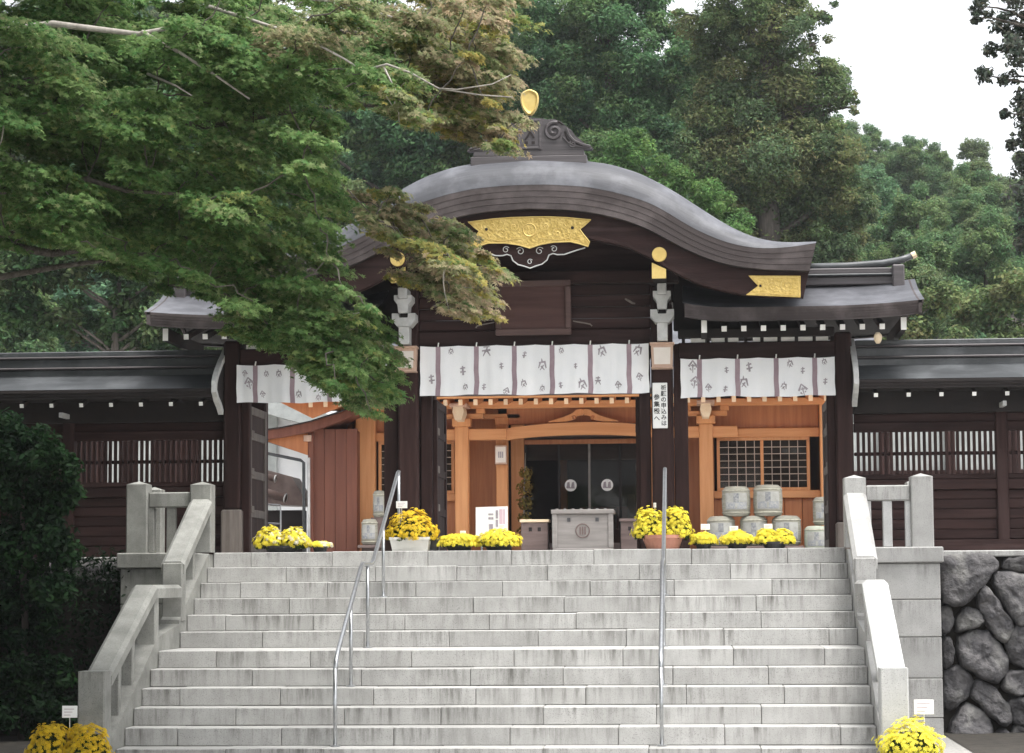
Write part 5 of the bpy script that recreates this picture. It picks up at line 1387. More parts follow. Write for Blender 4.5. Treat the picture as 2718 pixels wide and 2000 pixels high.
# ================================================================== TREES
MAPLE = [(-1.21,-6.1,1.85,0.37,0.2),(-3.75,-6.51,2.83,0.16,0.19),(-2.34,-8.77,3.01,0.3,0.13),(-0.23,-4.98,4.0,0.28,1),(0.12,-5.39,2.1,0.12,0.83),(-2.72,-9.48,2.8,0.24,0.06),(-2.04,-8.05,3.05,0.29,0),(-0.38,-9.39,3.5,0.2,0.55),(-0.04,-7.82,4.01,0.09,0.8),(-1.79,-9.0,2.71,0.3,0.1),(-3.07,-7.94,2.99,0.33,0.2),(-3.15,-6.33,4.26,0.25,0.25),(-3.03,-7.05,4.18,0.2,0),(-2.6,-7.4,2.22,0.21,0),(-3.01,-8.9,2.33,0.15,0.09),(-0.54,-5.61,4.26,0.3,0.42),(-1.55,-8.16,2.43,0.29,0),(-3.2,-6.62,3.12,0.36,0),(-1.01,-6.26,1.77,0.27,0),(-1.42,-8.15,1.53,0.11,0.22),(-3.85,-6.41,2.56,0.07,0),(-0.23,-5.1,2.15,0.11,0.85),(-1.41,-7.3,3.67,0.35,0.06),(-1.43,-5.94,2.15,0.34,0.03),(-0.59,-7.47,4.08,0.1,0.49),(-0.8,-8.46,3.79,0.15,0.13),(-2.71,-7.75,4.04,0.13,0.02),(-1.1,-7.64,3.35,0.26,0),(-1.48,-9.33,3.37,0.26,0.02),(-3.36,-6.83,2.49,0.23,0.22),(-2.57,-5.1,4.29,0.35,0.23),(-0.72,-9.5,2.61,0.18,0),(-0.96,-7.51,1.19,0.06,0),(-1.25,-5.9,2.96,0.19,0.15),(-4.22,-5.2,2.8,0.08,0.12),(-1.28,-6.08,2.82,0.31,0),(-0.37,-7.95,3.06,0.11,0.32),(-1.5,-6.78,2.74,0.34,0),(-2.64,-6.99,2.76,0.35,0),(-1.56,-5.31,2.08,0.34,0),(-3.24,-5.65,3.6,0.3,0.07),(-1.49,-8.84,2.95,0.31,0),(-2.46,-9.19,1.99,0.12,0),(-1.2,-5.0,4.74,0.13,0.7),(-3.24,-6.69,3.4,0.29,0),(-2.9,-9.17,3.46,0.17,0),(-1.18,-7.51,1.69,0.25,0),(-1.03,-8.88,3.03,0.28,0),(-0.64,-8.93,3.54,0.23,0.46),(-1.83,-6.16,3.37,0.28,0),(-1.11,-5.03,3.96,0.2,0.25),(-0.07,-8.42,3.47,0.28,0.56),(-1.18,-5.58,1.68,0.3,0.04),(-1.08,-7.68,2.22,0.26,0),(-4.08,-5.41,4.03,0.15,0),(-0.75,-9.04,2.46,0.15,0),(-1.51,-7.8,4.01,0.14,0.21),(-3.43,-7.66,3.42,0.11,0.23),(-3.16,-6.53,3.62,0.36,0),(-2.41,-4.95,4.71,0.19,0),(0.45,-9.27,3.52,0.16,0.89),(-3.15,-8.09,3.24,0.24,0),(-2.39,-9.11,2.23,0.28,0),(-2.75,-7.26,4.23,0.08,0),(-2.48,-5.3,2.41,0.31,0),(0.0,-9.12,2.78,0.13,0.5),(-2.72,-9.22,2.47,0.25,0.07),(-3.29,-7.78,3.5,0.19,0),(-2.27,-5.38,3.57,0.35,0.04),(-2.41,-9.21,2.97,0.26,0.11),(-1.01,-8.9,3.73,0.09,0.31),(-2.62,-5.7,4.65,0.08,0.09),(-3.08,-7.5,3.15,0.3,0),(-0.8,-9.26,3.4,0.27,0.69),(-4.05,-5.44,2.59,0.15,0),(-1.17,-7.88,2.9,0.28,0),(0.08,-8.84,1.89,0.16,0.97),(0.2,-8.01,3.36,0.17,1),(-2.23,-7.66,2.88,0.32,0.24),(-1.47,-6.77,1.58,0.09,0.06),(0.41,-9.17,2.87,0.07,1),(-0.01,-6.1,2.03,0.17,1),(-3.34,-5.02,2.88,0.32,0),(-2.42,-5.31,4.1,0.38,0.02),(-2.15,-8.73,1.93,0.15,0.03),(-1.71,-8.11,2.65,0.33,0),(-3.08,-6.32,2.38,0.15,0.09),(-4.02,-5.1,3.0,0.32,0),(0.04,-8.45,1.86,0.13,0.89),(-3.62,-6.01,4.07,0.29,0.09),(-0.74,-6.62,1.15,0.14,0.55),(-3.08,-6.08,3.22,0.35,0),(-2.05,-6.75,2.48,0.28,0),(-1.08,-5.15,2.89,0.13,0),(-2.68,-6.11,4.16,0.32,0.2),(-2.34,-5.87,3.56,0.35,0),(-1.91,-9.27,2.72,0.27,0),(-1.26,-7.86,2.81,0.26,0.14),(-2.1,-7.39,4.18,0.07,0),(-1.89,-5.02,4.64,0.2,0),(-0.6,-9.39,1.78,0.08,0.18),(-2.1,-5.37,4.48,0.27,0.18),(-3.4,-5.08,4.8,0.11,0.01),(-3.22,-8.27,3.43,0.13,0.1),(-2.5,-9.09,2.21,0.29,0),(-1.84,-8.39,2.44,0.33,0),(-2.52,-7.29,2.4,0.28,0.07),(-1.46,-9.24,2.21,0.3,0),(-2.84,-9.4,2.57,0.14,0),(-1.64,-7.8,1.95,0.3,0),(-0.98,-4.96,1.24,0.15,0.15),(-3.18,-7.71,2.67,0.3,0.2),(-2.23,-7.89,2.28,0.27,0),(-0.94,-9.1,3.13,0.24,0),(-2.28,-8.29,3.11,0.31,0.15),(-0.84,-8.37,2.7,0.09,0),(0.3,-9.26,3.15,0.11,1),(-3.79,-6.18,2.44,0.1,0.02),(-0.75,-9.21,3.05,0.24,0.06),(-3.48,-6.52,4.26,0.24,0.19),(-0.84,-5.62,4.4,0.27,0.17),(-0.19,-9.49,2.87,0.16,0.58),(-2.71,-7.54,3.91,0.26,0.02),(-1.65,-6.86,1.96,0.24,0.2),(-0.35,-5.03,2.57,0.17,0.68),(-0.91,-7.62,1.73,0.23,0),(-2.99,-9.0,2.09,0.11,0),(-1.73,-7.03,3.96,0.28,0),(-1.74,-7.74,3.44,0.34,0.03),(0.18,-7.07,3.14,0.14,0.73),(-1.69,-7.2,2.75,0.32,0),(-2.59,-9.03,3.2,0.3,0.25),(-1.96,-6.29,2.28,0.29,0),(-0.69,-6.78,3.93,0.3,0.48),(0.04,-5.47,3.62,0.1,0.73),(-0.25,-5.65,2.18,0.11,0.88),(-1.78,-5.84,2.0,0.24,0),(-0.13,-7.3,4.06,0.16,0.49),(-0.02,-7.73,3.3,0.31,0.86),(-1.29,-6.34,1.77,0.26,0),(-3.39,-5.98,4.43,0.19,0),(-1.69,-5.97,4.5,0.12,0.02),(-0.34,-5.59,2.37,0.18,0.78),(-3.21,-7.8,3.02,0.24,0),(-1.91,-7.4,2.69,0.26,0.11),(-0.92,-5.99,1.43,0.25,0.42),(-2.27,-5.44,2.25,0.25,0.08),(-0.35,-7.82,3.44,0.33,0.23),(-0.95,-8.18,2.83,0.15,0),(-0.08,-8.49,3.67,0.23,0.75),(-0.17,-8.93,2.83,0.12,0.52),(0.17,-7.14,2.07,0.1,0.93),(0.42,-8.54,3.59,0.12,1),(0.1,-8.19,3.78,0.18,0.71),(-2.14,-7.42,2.5,0.31,0.04),(-0.79,-8.89,2.55,0.12,0),(-0.02,-6.72,3.28,0.22,0.93),(-2.43,-9.0,2.44,0.24,0.1),(0.09,-6.62,4.14,0.21,0.82),(-0.66,-8.76,3.74,0.12,0.3),(-0.97,-5.63,2.76,0.12,0.27),(-0.16,-6.63,3.75,0.3,0.53),(-2.38,-7.65,3.59,0.34,0),(-3.09,-5.36,2.88,0.34,0.12),(-0.14,-8.94,3.1,0.24,0.36),(-3.2,-4.92,4.65,0.23,0.09),(-0.24,-8.26,3.14,0.23,0.26),(-2.99,-8.95,3.04,0.15,0),(-3.01,-5.65,3.33,0.34,0.1),(-1.27,-6.58,3.28,0.28,0.16),(-0.06,-9.46,2.76,0.14,0.6),(-3.45,-6.13,2.43,0.1,0),(0.19,-9.14,1.82,0.2,0.66),(-1.71,-6.93,2.52,0.3,0.01),(-0.88,-7.34,3.15,0.09,0.12),(-0.73,-8.6,3.46,0.29,0.16),(0.32,-8.14,3.91,0.09,0.67),(-2.76,-6.43,2.77,0.29,0.08),(-1.2,-6.45,4.3,0.17,0.3),(-1.38,-5.24,2.43,0.21,0.07),(-2.16,-9.22,1.89,0.12,0.1),(0.3,-6.5,4.1,0.12,0.97),(-3.62,-5.09,2.99,0.37,0.13),(-0.51,-6.57,2.52,0.14,0.7),(-1.18,-9.27,2.23,0.28,0.23),(-2.68,-6.43,3.42,0.3,0),(-1.87,-8.95,3.02,0.24,0),(0.37,-8.15,2.83,0.09,1),(-1.32,-8.84,3.47,0.26,0.12),(-0.33,-9.47,1.46,0.08,0.17),(0.13,-6.95,3.77,0.12,0.83),(-1.34,-7.81,1.88,0.3,0),(-2.86,-9.45,3.36,0.12,0.05),(-1.2,-9.18,3.11,0.27,0),(0.29,-7.54,1.92,0.07,1),(-3.31,-7.45,2.47,0.24,0.19),(-0.35,-7.28,3.76,0.34,0.76),(-0.58,-9.32,0.98,0.09,0),(-3.42,-6.67,3.76,0.34,0),(0.41,-8.22,2.83,0.08,1),(-1.18,-9.29,3.2,0.31,0),(-1.08,-7.32,2.51,0.31,0.22),(-0.94,-8.61,1.41,0.15,0),(-2.79,-7.99,4.03,0.1,0),(-3.37,-7.85,4.08,0.1,0),(-0.62,-8.49,1.05,0.15,0.43),(-2.62,-8.18,2.15,0.17,0.18),(-0.29,-6.11,3.47,0.28,0.6),(-2.51,-7.33,3.13,0.32,0),(-0.62,-9.0,2.97,0.14,0.11),(-1.04,-7.22,1.35,0.13,0),(-1.33,-8.94,2.66,0.28,0.22),(-1.51,-6.79,1.75,0.24,0),(-2.7,-8.91,3.45,0.27,0.14),(-0.5,-9.49,1.58,0.09,0.16),(-0.19,-8.45,2.04,0.1,0.69),(-2.8,-6.72,2.48,0.36,0),(-0.75,-8.27,1.95,0.07,0.15),(-1.89,-7.85,3.99,0.13,0.06),(-0.78,-8.0,2.44,0.18,0),(-4.08,-5.46,2.75,0.16,0),(-0.18,-7.99,2.29,0.09,0.71),(-0.54,-8.83,3.6,0.24,0.21),(-1.07,-5.34,3.73,0.11,0.21),(-2.83,-6.78,2.26,0.15,0),(-2.14,-6.93,3.45,0.28,0.06),(-2.4,-6.85,2.34,0.34,0.03),(-2.61,-9.46,3.37,0.3,0.19),(-1.0,-7.77,1.28,0.07,0),(-1.64,-7.37,3.3,0.34,0),(-2.89,-7.32,3.6,0.3,0.06),(-2.19,-8.48,2.06,0.2,0),(-1.76,-5.56,3.74,0.32,0.22),(0.25,-7.33,3.42,0.14,1),(-1.77,-7.58,4.07,0.11,0),(-3.95,-5.7,4.45,0.2,0),(-1.09,-6.14,1.36,0.17,0),(-1.81,-7.49,2.91,0.34,0.13),(-2.38,-5.51,4.49,0.26,0.19),(-1.19,-6.94,2.99,0.2,0),(-1.05,-6.6,3.24,0.11,0.04),(-2.81,-5.46,2.97,0.35,0),(-1.18,-8.36,2.16,0.27,0.2),(-3.33,-7.79,3.69,0.18,0),(-3.22,-6.51,4.18,0.35,0),(-1.56,-7.34,2.88,0.29,0.23),(0.33,-7.75,3.84,0.17,0.93),(-2.31,-7.04,2.44,0.29,0.23),(-2.38,-5.91,2.15,0.13,0),(-2.18,-7.59,3.76,0.35,0),(-2.29,-8.53,2.97,0.26,0),(-0.73,-7.94,3.15,0.12,0.34),(-2.06,-6.27,2.03,0.15,0.1),(-1.73,-9.33,3.26,0.31,0),(-1.92,-9.02,2.45,0.25,0),(-2.58,-8.11,3.61,0.32,0),(-3.12,-5.25,4.06,0.31,0),(-3.5,-5.9,3.82,0.34,0.25),(-0.4,-8.0,2.3,0.12,0.66),(-1.86,-4.93,4.75,0.15,0.03),(-1.57,-7.25,2.69,0.32,0.19),(-3.87,-6.24,3.93,0.13,0),(-1.35,-5.9,4.0,0.36,0.44),(-0.79,-8.24,2.87,0.09,0.16),(-0.23,-8.96,2.87,0.12,0.47),(-3.15,-8.13,2.29,0.19,0.08),(-0.23,-5.19,3.44,0.12,0.9),(-1.64,-7.16,2.17,0.33,0.14),(-1.27,-8.52,3.3,0.27,0),(-2.01,-7.64,2.63,0.3,0),(-2.0,-6.56,1.94,0.1,0),(-3.57,-5.62,3.0,0.37,0.13),(-2.8,-8.04,3.63,0.27,0),(0.11,-6.77,3.6,0.15,1),(-1.62,-5.54,2.77,0.37,0),(-3.67,-6.57,2.8,0.17,0),(-0.64,-6.31,1.5,0.18,0.29),(-0.59,-6.81,1.42,0.16,0.35),(0.22,-7.34,4.07,0.12,0.7),(-0.23,-8.61,2.04,0.08,0.43),(-0.83,-8.64,1.46,0.22,0),(-0.87,-7.53,1.34,0.23,0.05),(-3.04,-5.19,3.86,0.36,0.0),(-2.86,-7.97,2.16,0.11,0),(-3.08,-7.6,4.12,0.12,0.14),(-0.03,-8.29,3.87,0.1,0.57),(-1.41,-8.88,2.18,0.25,0.19),(-1.31,-6.9,4.01,0.33,0.27),(-2.68,-6.1,4.3,0.29,0),(-2.54,-5.31,4.57,0.2,0.19),(-1.27,-8.78,3.1,0.28,0),(-1.28,-5.89,3.87,0.31,0),(-1.51,-6.36,3.28,0.28,0.15),(-1.03,-8.69,3.36,0.28,0.69),(-0.87,-8.22,1.17,0.06,0),(-3.34,-5.83,2.53,0.19,0.16),(-1.16,-7.81,1.46,0.09,0.19),(-3.97,-5.41,2.64,0.2,0),(0.04,-6.37,4.31,0.17,1),(-1.47,-8.66,2.04,0.26,0.1),(0.11,-8.07,3.26,0.27,1),(-1.53,-9.03,3.34,0.25,0),(-2.65,-5.17,4.73,0.11,0),(-0.34,-9.47,3.01,0.17,0.05),(-2.4,-8.05,3.92,0.17,0),(-1.87,-6.92,1.87,0.09,0),(-1.65,-5.23,4.63,0.2,0.45),(-0.19,-7.74,3.13,0.19,0.79),(-0.7,-5.29,4.5,0.24,0.32),(-0.52,-8.63,1.52,0.17,0.35),(-1.39,-7.96,3.63,0.27,0),(-1.37,-8.07,1.94,0.33,0.22),(-1.36,-8.05,1.46,0.08,0.02),(0.13,-5.49,4.6,0.09,0.99),(-1.92,-6.55,3.95,0.35,0),(-3.59,-6.34,3.54,0.37,0),(-3.84,-5.07,4.84,0.09,0),(-0.03,-6.41,4.02,0.26,1),(-2.79,-6.71,3.9,0.3,0.09),(-2.84,-8.56,2.35,0.29,0.21),(-0.56,-8.32,0.94,0.12,0.29),(-0.64,-7.97,1.47,0.22,0.26),(-2.29,-5.37,2.08,0.07,0.23),(0.21,-4.98,3.49,0.09,0.71),(-1.39,-8.57,3.46,0.29,0.19),(-0.82,-5.18,4.14,0.36,0.69),(0.23,-8.79,3.64,0.17,1),(-1.34,-5.5,2.29,0.26,0.09),(-0.67,-9.37,2.04,0.14,0),(-0.93,-8.27,2.56,0.22,0),(-1.26,-5.33,2.46,0.1,0),(-2.92,-5.04,2.87,0.36,0),(-2.06,-7.17,2.31,0.33,0),(-0.86,-8.31,3.01,0.19,0.03),(-1.96,-8.99,3.69,0.13,0),(-0.07,-6.83,3.99,0.33,0.86),(0.09,-7.98,2.94,0.14,1),(-2.33,-8.51,2.86,0.29,0),(-2.92,-7.14,3.09,0.34,0.05),(0.35,-8.34,1.86,0.09,1),(-2.21,-6.11,2.37,0.36,0),(-1.27,-5.31,3.94,0.31,0.02),(-3.02,-5.4,4.27,0.38,0.05),(-1.05,-6.56,3.86,0.31,0.12),(-1.9,-7.87,4.05,0.09,0),(-2.92,-7.25,3.92,0.32,0),(-3.35,-7.8,2.66,0.14,0),(-0.47,-8.83,3.1,0.13,0),(-1.24,-8.73,2.83,0.27,0.25),(-0.48,-8.39,3.87,0.08,0.36),(-1.55,-9.22,1.71,0.15,0.0),(-1.94,-6.54,2.77,0.29,0.08),(-1.82,-6.33,2.4,0.34,0.18),(-3.66,-5.55,4.11,0.34,0.24),(-1.82,-7.14,3.68,0.28,0.16),(-3.61,-5.52,3.74,0.3,0.1),(-1.6,-5.6,1.78,0.16,0),(-1.31,-9.33,3.58,0.15,0),(-2.9,-6.57,3.0,0.34,0),(-3.55,-6.61,2.39,0.13,0),(-2.74,-6.89,3.99,0.27,0),(-3.1,-6.28,2.33,0.09,0.12),(-2.83,-8.6,2.12,0.14,0),(-2.84,-5.61,3.16,0.38,0.19),(-1.3,-5.65,4.56,0.14,0.31),(-1.65,-7.6,3.42,0.34,0),(-1.05,-7.18,1.37,0.1,0.23),(-1.2,-8.06,2.06,0.29,0.23),(-0.29,-5.84,4.29,0.33,1),(-2.06,-4.97,3.22,0.36,0.06),(-0.45,-7.48,3.7,0.28,0.22),(-3.78,-5.59,2.98,0.36,0.2),(-0.02,-5.14,4.1,0.1,0.9),(-1.73,-5.59,4.42,0.24,0.02),(-0.63,-5.71,3.62,0.18,0.35),(-2.97,-7.08,2.37,0.19,0),(-1.84,-8.81,1.9,0.21,0),(-1.15,-9.2,1.54,0.16,0.03),(-1.03,-5.44,2.04,0.11,0.24),(-2.31,-7.47,3.57,0.34,0),(0.26,-8.04,3.68,0.19,1),(-0.15,-6.59,3.28,0.19,0.52),(-1.38,-6.33,3.38,0.29,0),(-0.69,-7.71,1.17,0.18,0.09),(-0.77,-9.48,2.38,0.22,0.13),(0.06,-6.31,1.97,0.15,0.78),(-1.98,-6.43,3.6,0.31,0),(0.48,-8.76,2.77,0.06,1),(-1.94,-5.22,1.88,0.15,0),(-2.17,-8.44,3.88,0.11,0),(-0.12,-4.99,3.7,0.23,1),(-1.07,-5.36,4.31,0.3,0.58),(-0.09,-6.2,2.34,0.14,1),(-1.04,-6.88,3.05,0.08,0),(-0.34,-7.32,4.1,0.14,0.77),(0.31,-8.64,1.92,0.08,1),(-1.08,-5.88,2.11,0.11,0),(-0.86,-8.69,1.37,0.16,0),(0.13,-6.75,4.25,0.1,0.9),(-3.04,-8.74,2.83,0.16,0),(-0.52,-6.92,2.19,0.12,0.89),(-0.09,-7.99,2.13,0.23,0.77),(0.27,-7.97,1.81,0.14,0.94),(-0.04,-7.11,2.28,0.23,0.95),(0.09,-7.79,2.05,0.17,0.74),(-0.17,-7.59,2.16,0.21,0.73),(0.25,-7.06,1.83,0.17,0.57),(-0.01,-7.18,2.28,0.21,0.62),(-0.11,-7.11,1.91,0.18,0.57),(-0.12,-7.64,2.11,0.16,0.55),(0.05,-6.56,2.23,0.18,0.92),(0.2,-8.73,1.75,0.14,0.97),(-0.31,-6.53,2.4,0.18,0.73),(-0.01,-5.97,2.23,0.27,0.95),(-0.17,-6.77,2.19,0.22,0.63),(-0.11,-7.24,2.19,0.19,0.78),(-0.2,-5.61,2.61,0.16,0.89),(-0.33,-8.0,2.37,0.13,0.96),(0.29,-7.79,1.97,0.18,0.56),(0.11,-8.3,2.16,0.14,0.59),(0.07,-8.19,1.71,0.14,0.92),(-0.29,-8.73,2.32,0.12,0.58),(0.15,-6.43,1.79,0.15,0.92),(0.22,-8.66,1.53,0.13,0.93),(0.29,-8.54,1.85,0.13,0.55),(-0.22,-6.13,2.19,0.16,0.73),(-0.58,-6.28,2.63,0.17,0.59),(-0.57,-6.63,2.66,0.15,0.74),(-0.23,-7.26,2.21,0.25,0.88),(-0.11,-8.17,2.05,0.16,0.62),(-0.04,-8.69,1.97,0.17,0.78),(0.18,-6.44,2.15,0.19,0.88),(0.21,-8.05,1.75,0.21,0.99),(0.17,-7.82,1.61,0.13,0.95),(-0.39,-8.77,2.15,0.12,0.7),(-0.05,-6.01,1.85,0.16,0.65),(-0.42,-5.86,2.7,0.14,0.76),(0.07,-8.35,1.69,0.14,0.68),(-0.41,-7.63,2.26,0.22,0.88),(-0.13,-5.69,1.86,0.12,0.72),(-0.7,-5.91,2.52,0.19,0.76),(-0.33,-7.33,2.33,0.2,1.0),(0.08,-7.31,2.29,0.12,0.98),(-0.33,-8.0,2.16,0.13,0.69),(-0.0,-8.25,1.97,0.19,0.67),(0.11,-8.73,1.52,0.1,0.93),(0.1,-6.9,2.17,0.21,0.67),(-0.46,-6.27,2.14,0.16,0.96),(-0.19,-7.55,2.22,0.13,0.72),(-0.07,-7.05,1.92,0.21,0.66),(-0.42,-7.46,2.32,0.19,0.64),(-0.43,-8.09,2.32,0.13,0.83),(-0.2,-6.61,2.07,0.23,0.89),(-0.65,-7.37,2.55,0.11,0.87),(0.13,-7.44,1.81,0.22,0.96),(0.09,-7.7,2.09,0.23,0.71),(-0.61,-6.72,2.47,0.15,0.76),(-0.22,-6.94,2.35,0.18,0.62),(-0.09,-7.79,2.07,0.18,0.91),(-0.37,-6.3,2.06,0.18,0.95),(-0.13,-7.34,3.47,0.2,0.75),(-0.16,-7.41,3.75,0.17,0.57),(0.25,-6.77,3.84,0.15,0.73),(0.15,-6.25,4.34,0.12,0.71),(0.4,-7.97,3.51,0.18,0.82),(0.47,-7.86,3.3,0.1,0.94),(-0.09,-6.93,3.16,0.17,0.8),(0.15,-7.74,2.91,0.13,0.78),(0.06,-8.2,3.04,0.24,0.73),(0.36,-7.92,3.35,0.16,0.71),(-0.11,-6.8,3.32,0.17,0.52),(0.38,-7.46,2.94,0.19,0.91),(-0.21,-7.55,3.57,0.17,0.43),(0.02,-7.38,3.34,0.23,0.91),(0.38,-7.66,3.09,0.24,0.82),(0.07,-6.54,3.94,0.23,0.43),(0.1,-7.84,3.42,0.22,0.53),(0.38,-7.87,3.55,0.13,0.89),(0.39,-6.88,4.05,0.19,0.5),(0.39,-8.01,2.96,0.18,0.77),(-0.26,-6.29,4.16,0.16,0.7),(-0.09,-6.35,3.99,0.26,0.8),(0.26,-8.43,3.51,0.18,0.79),(0.37,-8.38,3.19,0.24,0.75),(-0.29,-7.16,3.84,0.19,0.88),(-0.08,-7.85,3.54,0.18,0.77),(0.11,-8.55,3.33,0.22,0.76),(0.25,-8.25,3.38,0.18,0.47),(0.47,-8.15,3.5,0.16,0.75),(0.39,-7.39,3.32,0.14,0.63),(0.13,-8.03,2.89,0.15,0.88),(-0.19,-8.45,3.42,0.11,0.75),(-0.09,-8.06,3.11,0.13,0.59),(-0.05,-6.7,3.34,0.27,0.63),(0.44,-8.45,2.73,0.13,0.44),(0.41,-7.39,3.63,0.17,0.67),(0.32,-5.8,4.43,0.15,0.61),(-0.21,-7.61,4.0,0.12,0.7),(0.33,-6.89,3.65,0.21,0.71),(0.12,-6.64,4.01,0.18,0.92),(-0.45,-5.79,4.46,0.14,0.88),(-0.26,-6.22,3.57,0.15,0.44),(-0.01,-7.66,3.61,0.15,0.52),(0.6,-8.41,2.91,0.12,0.65),(-0.01,-8.18,3.34,0.24,0.69),(-1.34,-5.87,1.71,0.17,0.22),(-1.63,-7.28,1.98,0.2,0.03),(-1.38,-7.09,1.49,0.15,0.19),(-0.71,-7.78,1.29,0.16,0.07),(-0.54,-8.75,1.11,0.16,0.02),(-0.93,-8.49,1.6,0.26,0.16),(-1.54,-6.17,2.03,0.28,0.12),(-1.23,-6.41,2.08,0.14,0.22),(-0.77,-5.85,1.2,0.19,0.02),(-0.85,-6.51,1.37,0.24,0.1),(-0.98,-7.04,1.22,0.16,0.21),(-0.7,-8.47,1.38,0.19,0.09),(-1.49,-7.12,1.58,0.19,0.13),(-0.84,-5.63,1.29,0.22,0.14),(-1.16,-7.67,1.86,0.15,0.15),(-1.2,-8.39,1.81,0.18,0.05),(-1.43,-6.73,2.02,0.2,0.16),(-0.54,-8.32,1.35,0.15,0.14),(-0.9,-5.97,1.05,0.16,0.12),(-0.44,-8.65,0.84,0.11,0.19),(-0.73,-8.5,1.49,0.26,0.04),(-0.87,-6.02,1.25,0.23,0.05),(-0.79,-7.93,1.43,0.22,0.03),(-0.63,-7.07,1.57,0.19,0.01),(-0.6,-7.95,1.6,0.16,0.01),(-0.71,-7.29,1.26,0.26,0.22),(-1.11,-7.82,1.38,0.16,0.12),(-1.83,-6.85,2.02,0.12,0.18),(-0.63,-6.57,1.14,0.16,0.2),(-1.22,-6.18,1.63,0.25,0.05),(-1.75,-5.66,2.18,0.2,0.03),(-0.95,-7.25,1.29,0.22,0.03),(-1.28,-7.21,1.52,0.23,0.16),(-0.65,-8.45,1.21,0.22,0.06),(-1.76,-5.95,1.72,0.21,0.02),(-1.66,-7.55,2.03,0.11,0.13),(-0.82,-7.97,1.1,0.13,0.11),(-1.44,-6.08,2.03,0.24,0.06),(-1.89,-5.6,2.25,0.16,0.16),(-1.78,-5.69,1.73,0.2,0.22),(-0.65,-6.49,1.42,0.17,0.03),(-1.1,-6.04,1.42,0.27,0.03),(-1.44,-7.7,1.66,0.23,0.19),(-1.16,-6.16,1.76,0.3,0.07),(-0.82,-8.29,1.25,0.17,0.11),(-0.76,-8.67,1.33,0.2,0.08),(-0.84,-5.96,1.42,0.17,0.22),(-0.44,-7.96,1.09,0.18,0.09),(-1.55,-7.28,1.82,0.26,0.07),(-0.95,-6.9,1.22,0.19,0.2),(-1.18,-6.02,1.42,0.22,0.23),(-0.78,-8.43,1.22,0.23,0.09),(-0.78,-6.31,1.46,0.24,0.09),(-0.94,-6.38,1.21,0.22,0.0),(-0.7,-8.46,1.09,0.18,0.13),(-0.68,-8.44,1.11,0.22,0.05),(-0.7,-8.33,1.21,0.16,0.09),(-1.26,-7.75,1.45,0.17,0.01),(-0.95,-8.56,1.74,0.21,0.06),(-1.01,-6.71,1.71,0.17,0.06),(-1.8,-6.0,1.92,0.28,0.2),(-1.5,-7.11,1.63,0.23,0.23),(-0.88,-5.61,1.64,0.19,0.25),(-0.78,-5.79,1.28,0.26,0.19),(-0.73,-8.63,1.29,0.21,0.15),(-1.45,-8.3,1.64,0.2,0.05),(-0.63,-7.18,1.3,0.27,0.11),(-0.38,-8.71,1.23,0.15,0.12),(-0.65,-7.57,1.67,0.14,0.06),(-0.62,-8.48,1.28,0.18,0.04),(-2.12,-8.59,2.84,0.12,0.2),(-2.98,-7.39,2.63,0.19,0.19),(-2.4,-8.68,2.12,0.2,0.14),(-2.26,-6.88,2.16,0.18,0.15),(-2.37,-6.23,2.53,0.26,0.16),(-2.67,-8.33,3.04,0.1,0.09),(-2.55,-8.44,2.2,0.2,0.0),(-3.77,-5.83,2.71,0.2,0.05),(-2.99,-6.66,2.5,0.19,0.16),(-1.82,-8.35,2.16,0.17,0.09),(-3.42,-6.76,2.61,0.21,0.19),(-2.37,-5.87,2.42,0.27,0.03),(-2.24,-6.94,1.95,0.11,0.1),(-2.76,-7.11,2.86,0.18,0.17),(-2.74,-6.2,2.98,0.32,0.08),(-2.77,-7.17,3.13,0.22,0.1),(-3.02,-8.28,2.99,0.19,0.02),(-2.85,-7.47,2.42,0.24,0.1),(-2.94,-8.73,2.45,0.14,0.13),(-2.94,-8.66,2.04,0.1,0.15),(-1.94,-7.73,2.21,0.19,0.01),(-3.46,-6.19,2.95,0.21,0.16),(-2.48,-5.84,2.55,0.29,0.16),(-2.57,-7.35,2.08,0.16,0.11),(-2.78,-5.72,2.24,0.15,0.04),(-2.31,-5.9,2.59,0.12,0.17),(-3.18,-7.07,2.69,0.24,0.14),(-3.12,-7.67,2.91,0.22,0.0),(-2.99,-7.84,2.94,0.24,0.17),(-3.32,-6.62,3.28,0.28,0.15),(-2.24,-5.82,2.15,0.22,0.03),(-2.19,-7.93,2.8,0.13,0.02),(-2.68,-7.97,2.95,0.26,0.02),(-2.89,-5.63,2.4,0.29,0.13),(-2.62,-5.94,2.93,0.24,0.08),(-2.95,-6.55,3.28,0.2,0.13),(-1.6,-8.52,1.72,0.12,0.13),(-3.81,-5.81,2.92,0.16,0.15),(-3.04,-8.01,2.34,0.25,0.12),(-3.61,-6.43,2.39,0.12,0.06),(-2.63,-6.52,3.05,0.19,0.06),(-1.71,-8.11,1.81,0.14,0.0),(-2.51,-7.44,2.12,0.18,0.07),(-2.84,-6.58,2.47,0.25,0.05),(-2.33,-6.82,2.63,0.23,0.18),(-2.08,-8.05,2.34,0.25,0.09),(-2.61,-7.83,2.59,0.3,0.09),(-3.31,-7.55,2.79,0.13,0.03),(-2.96,-7.3,2.81,0.24,0.13),(-2.41,-7.15,2.59,0.23,0.13)]
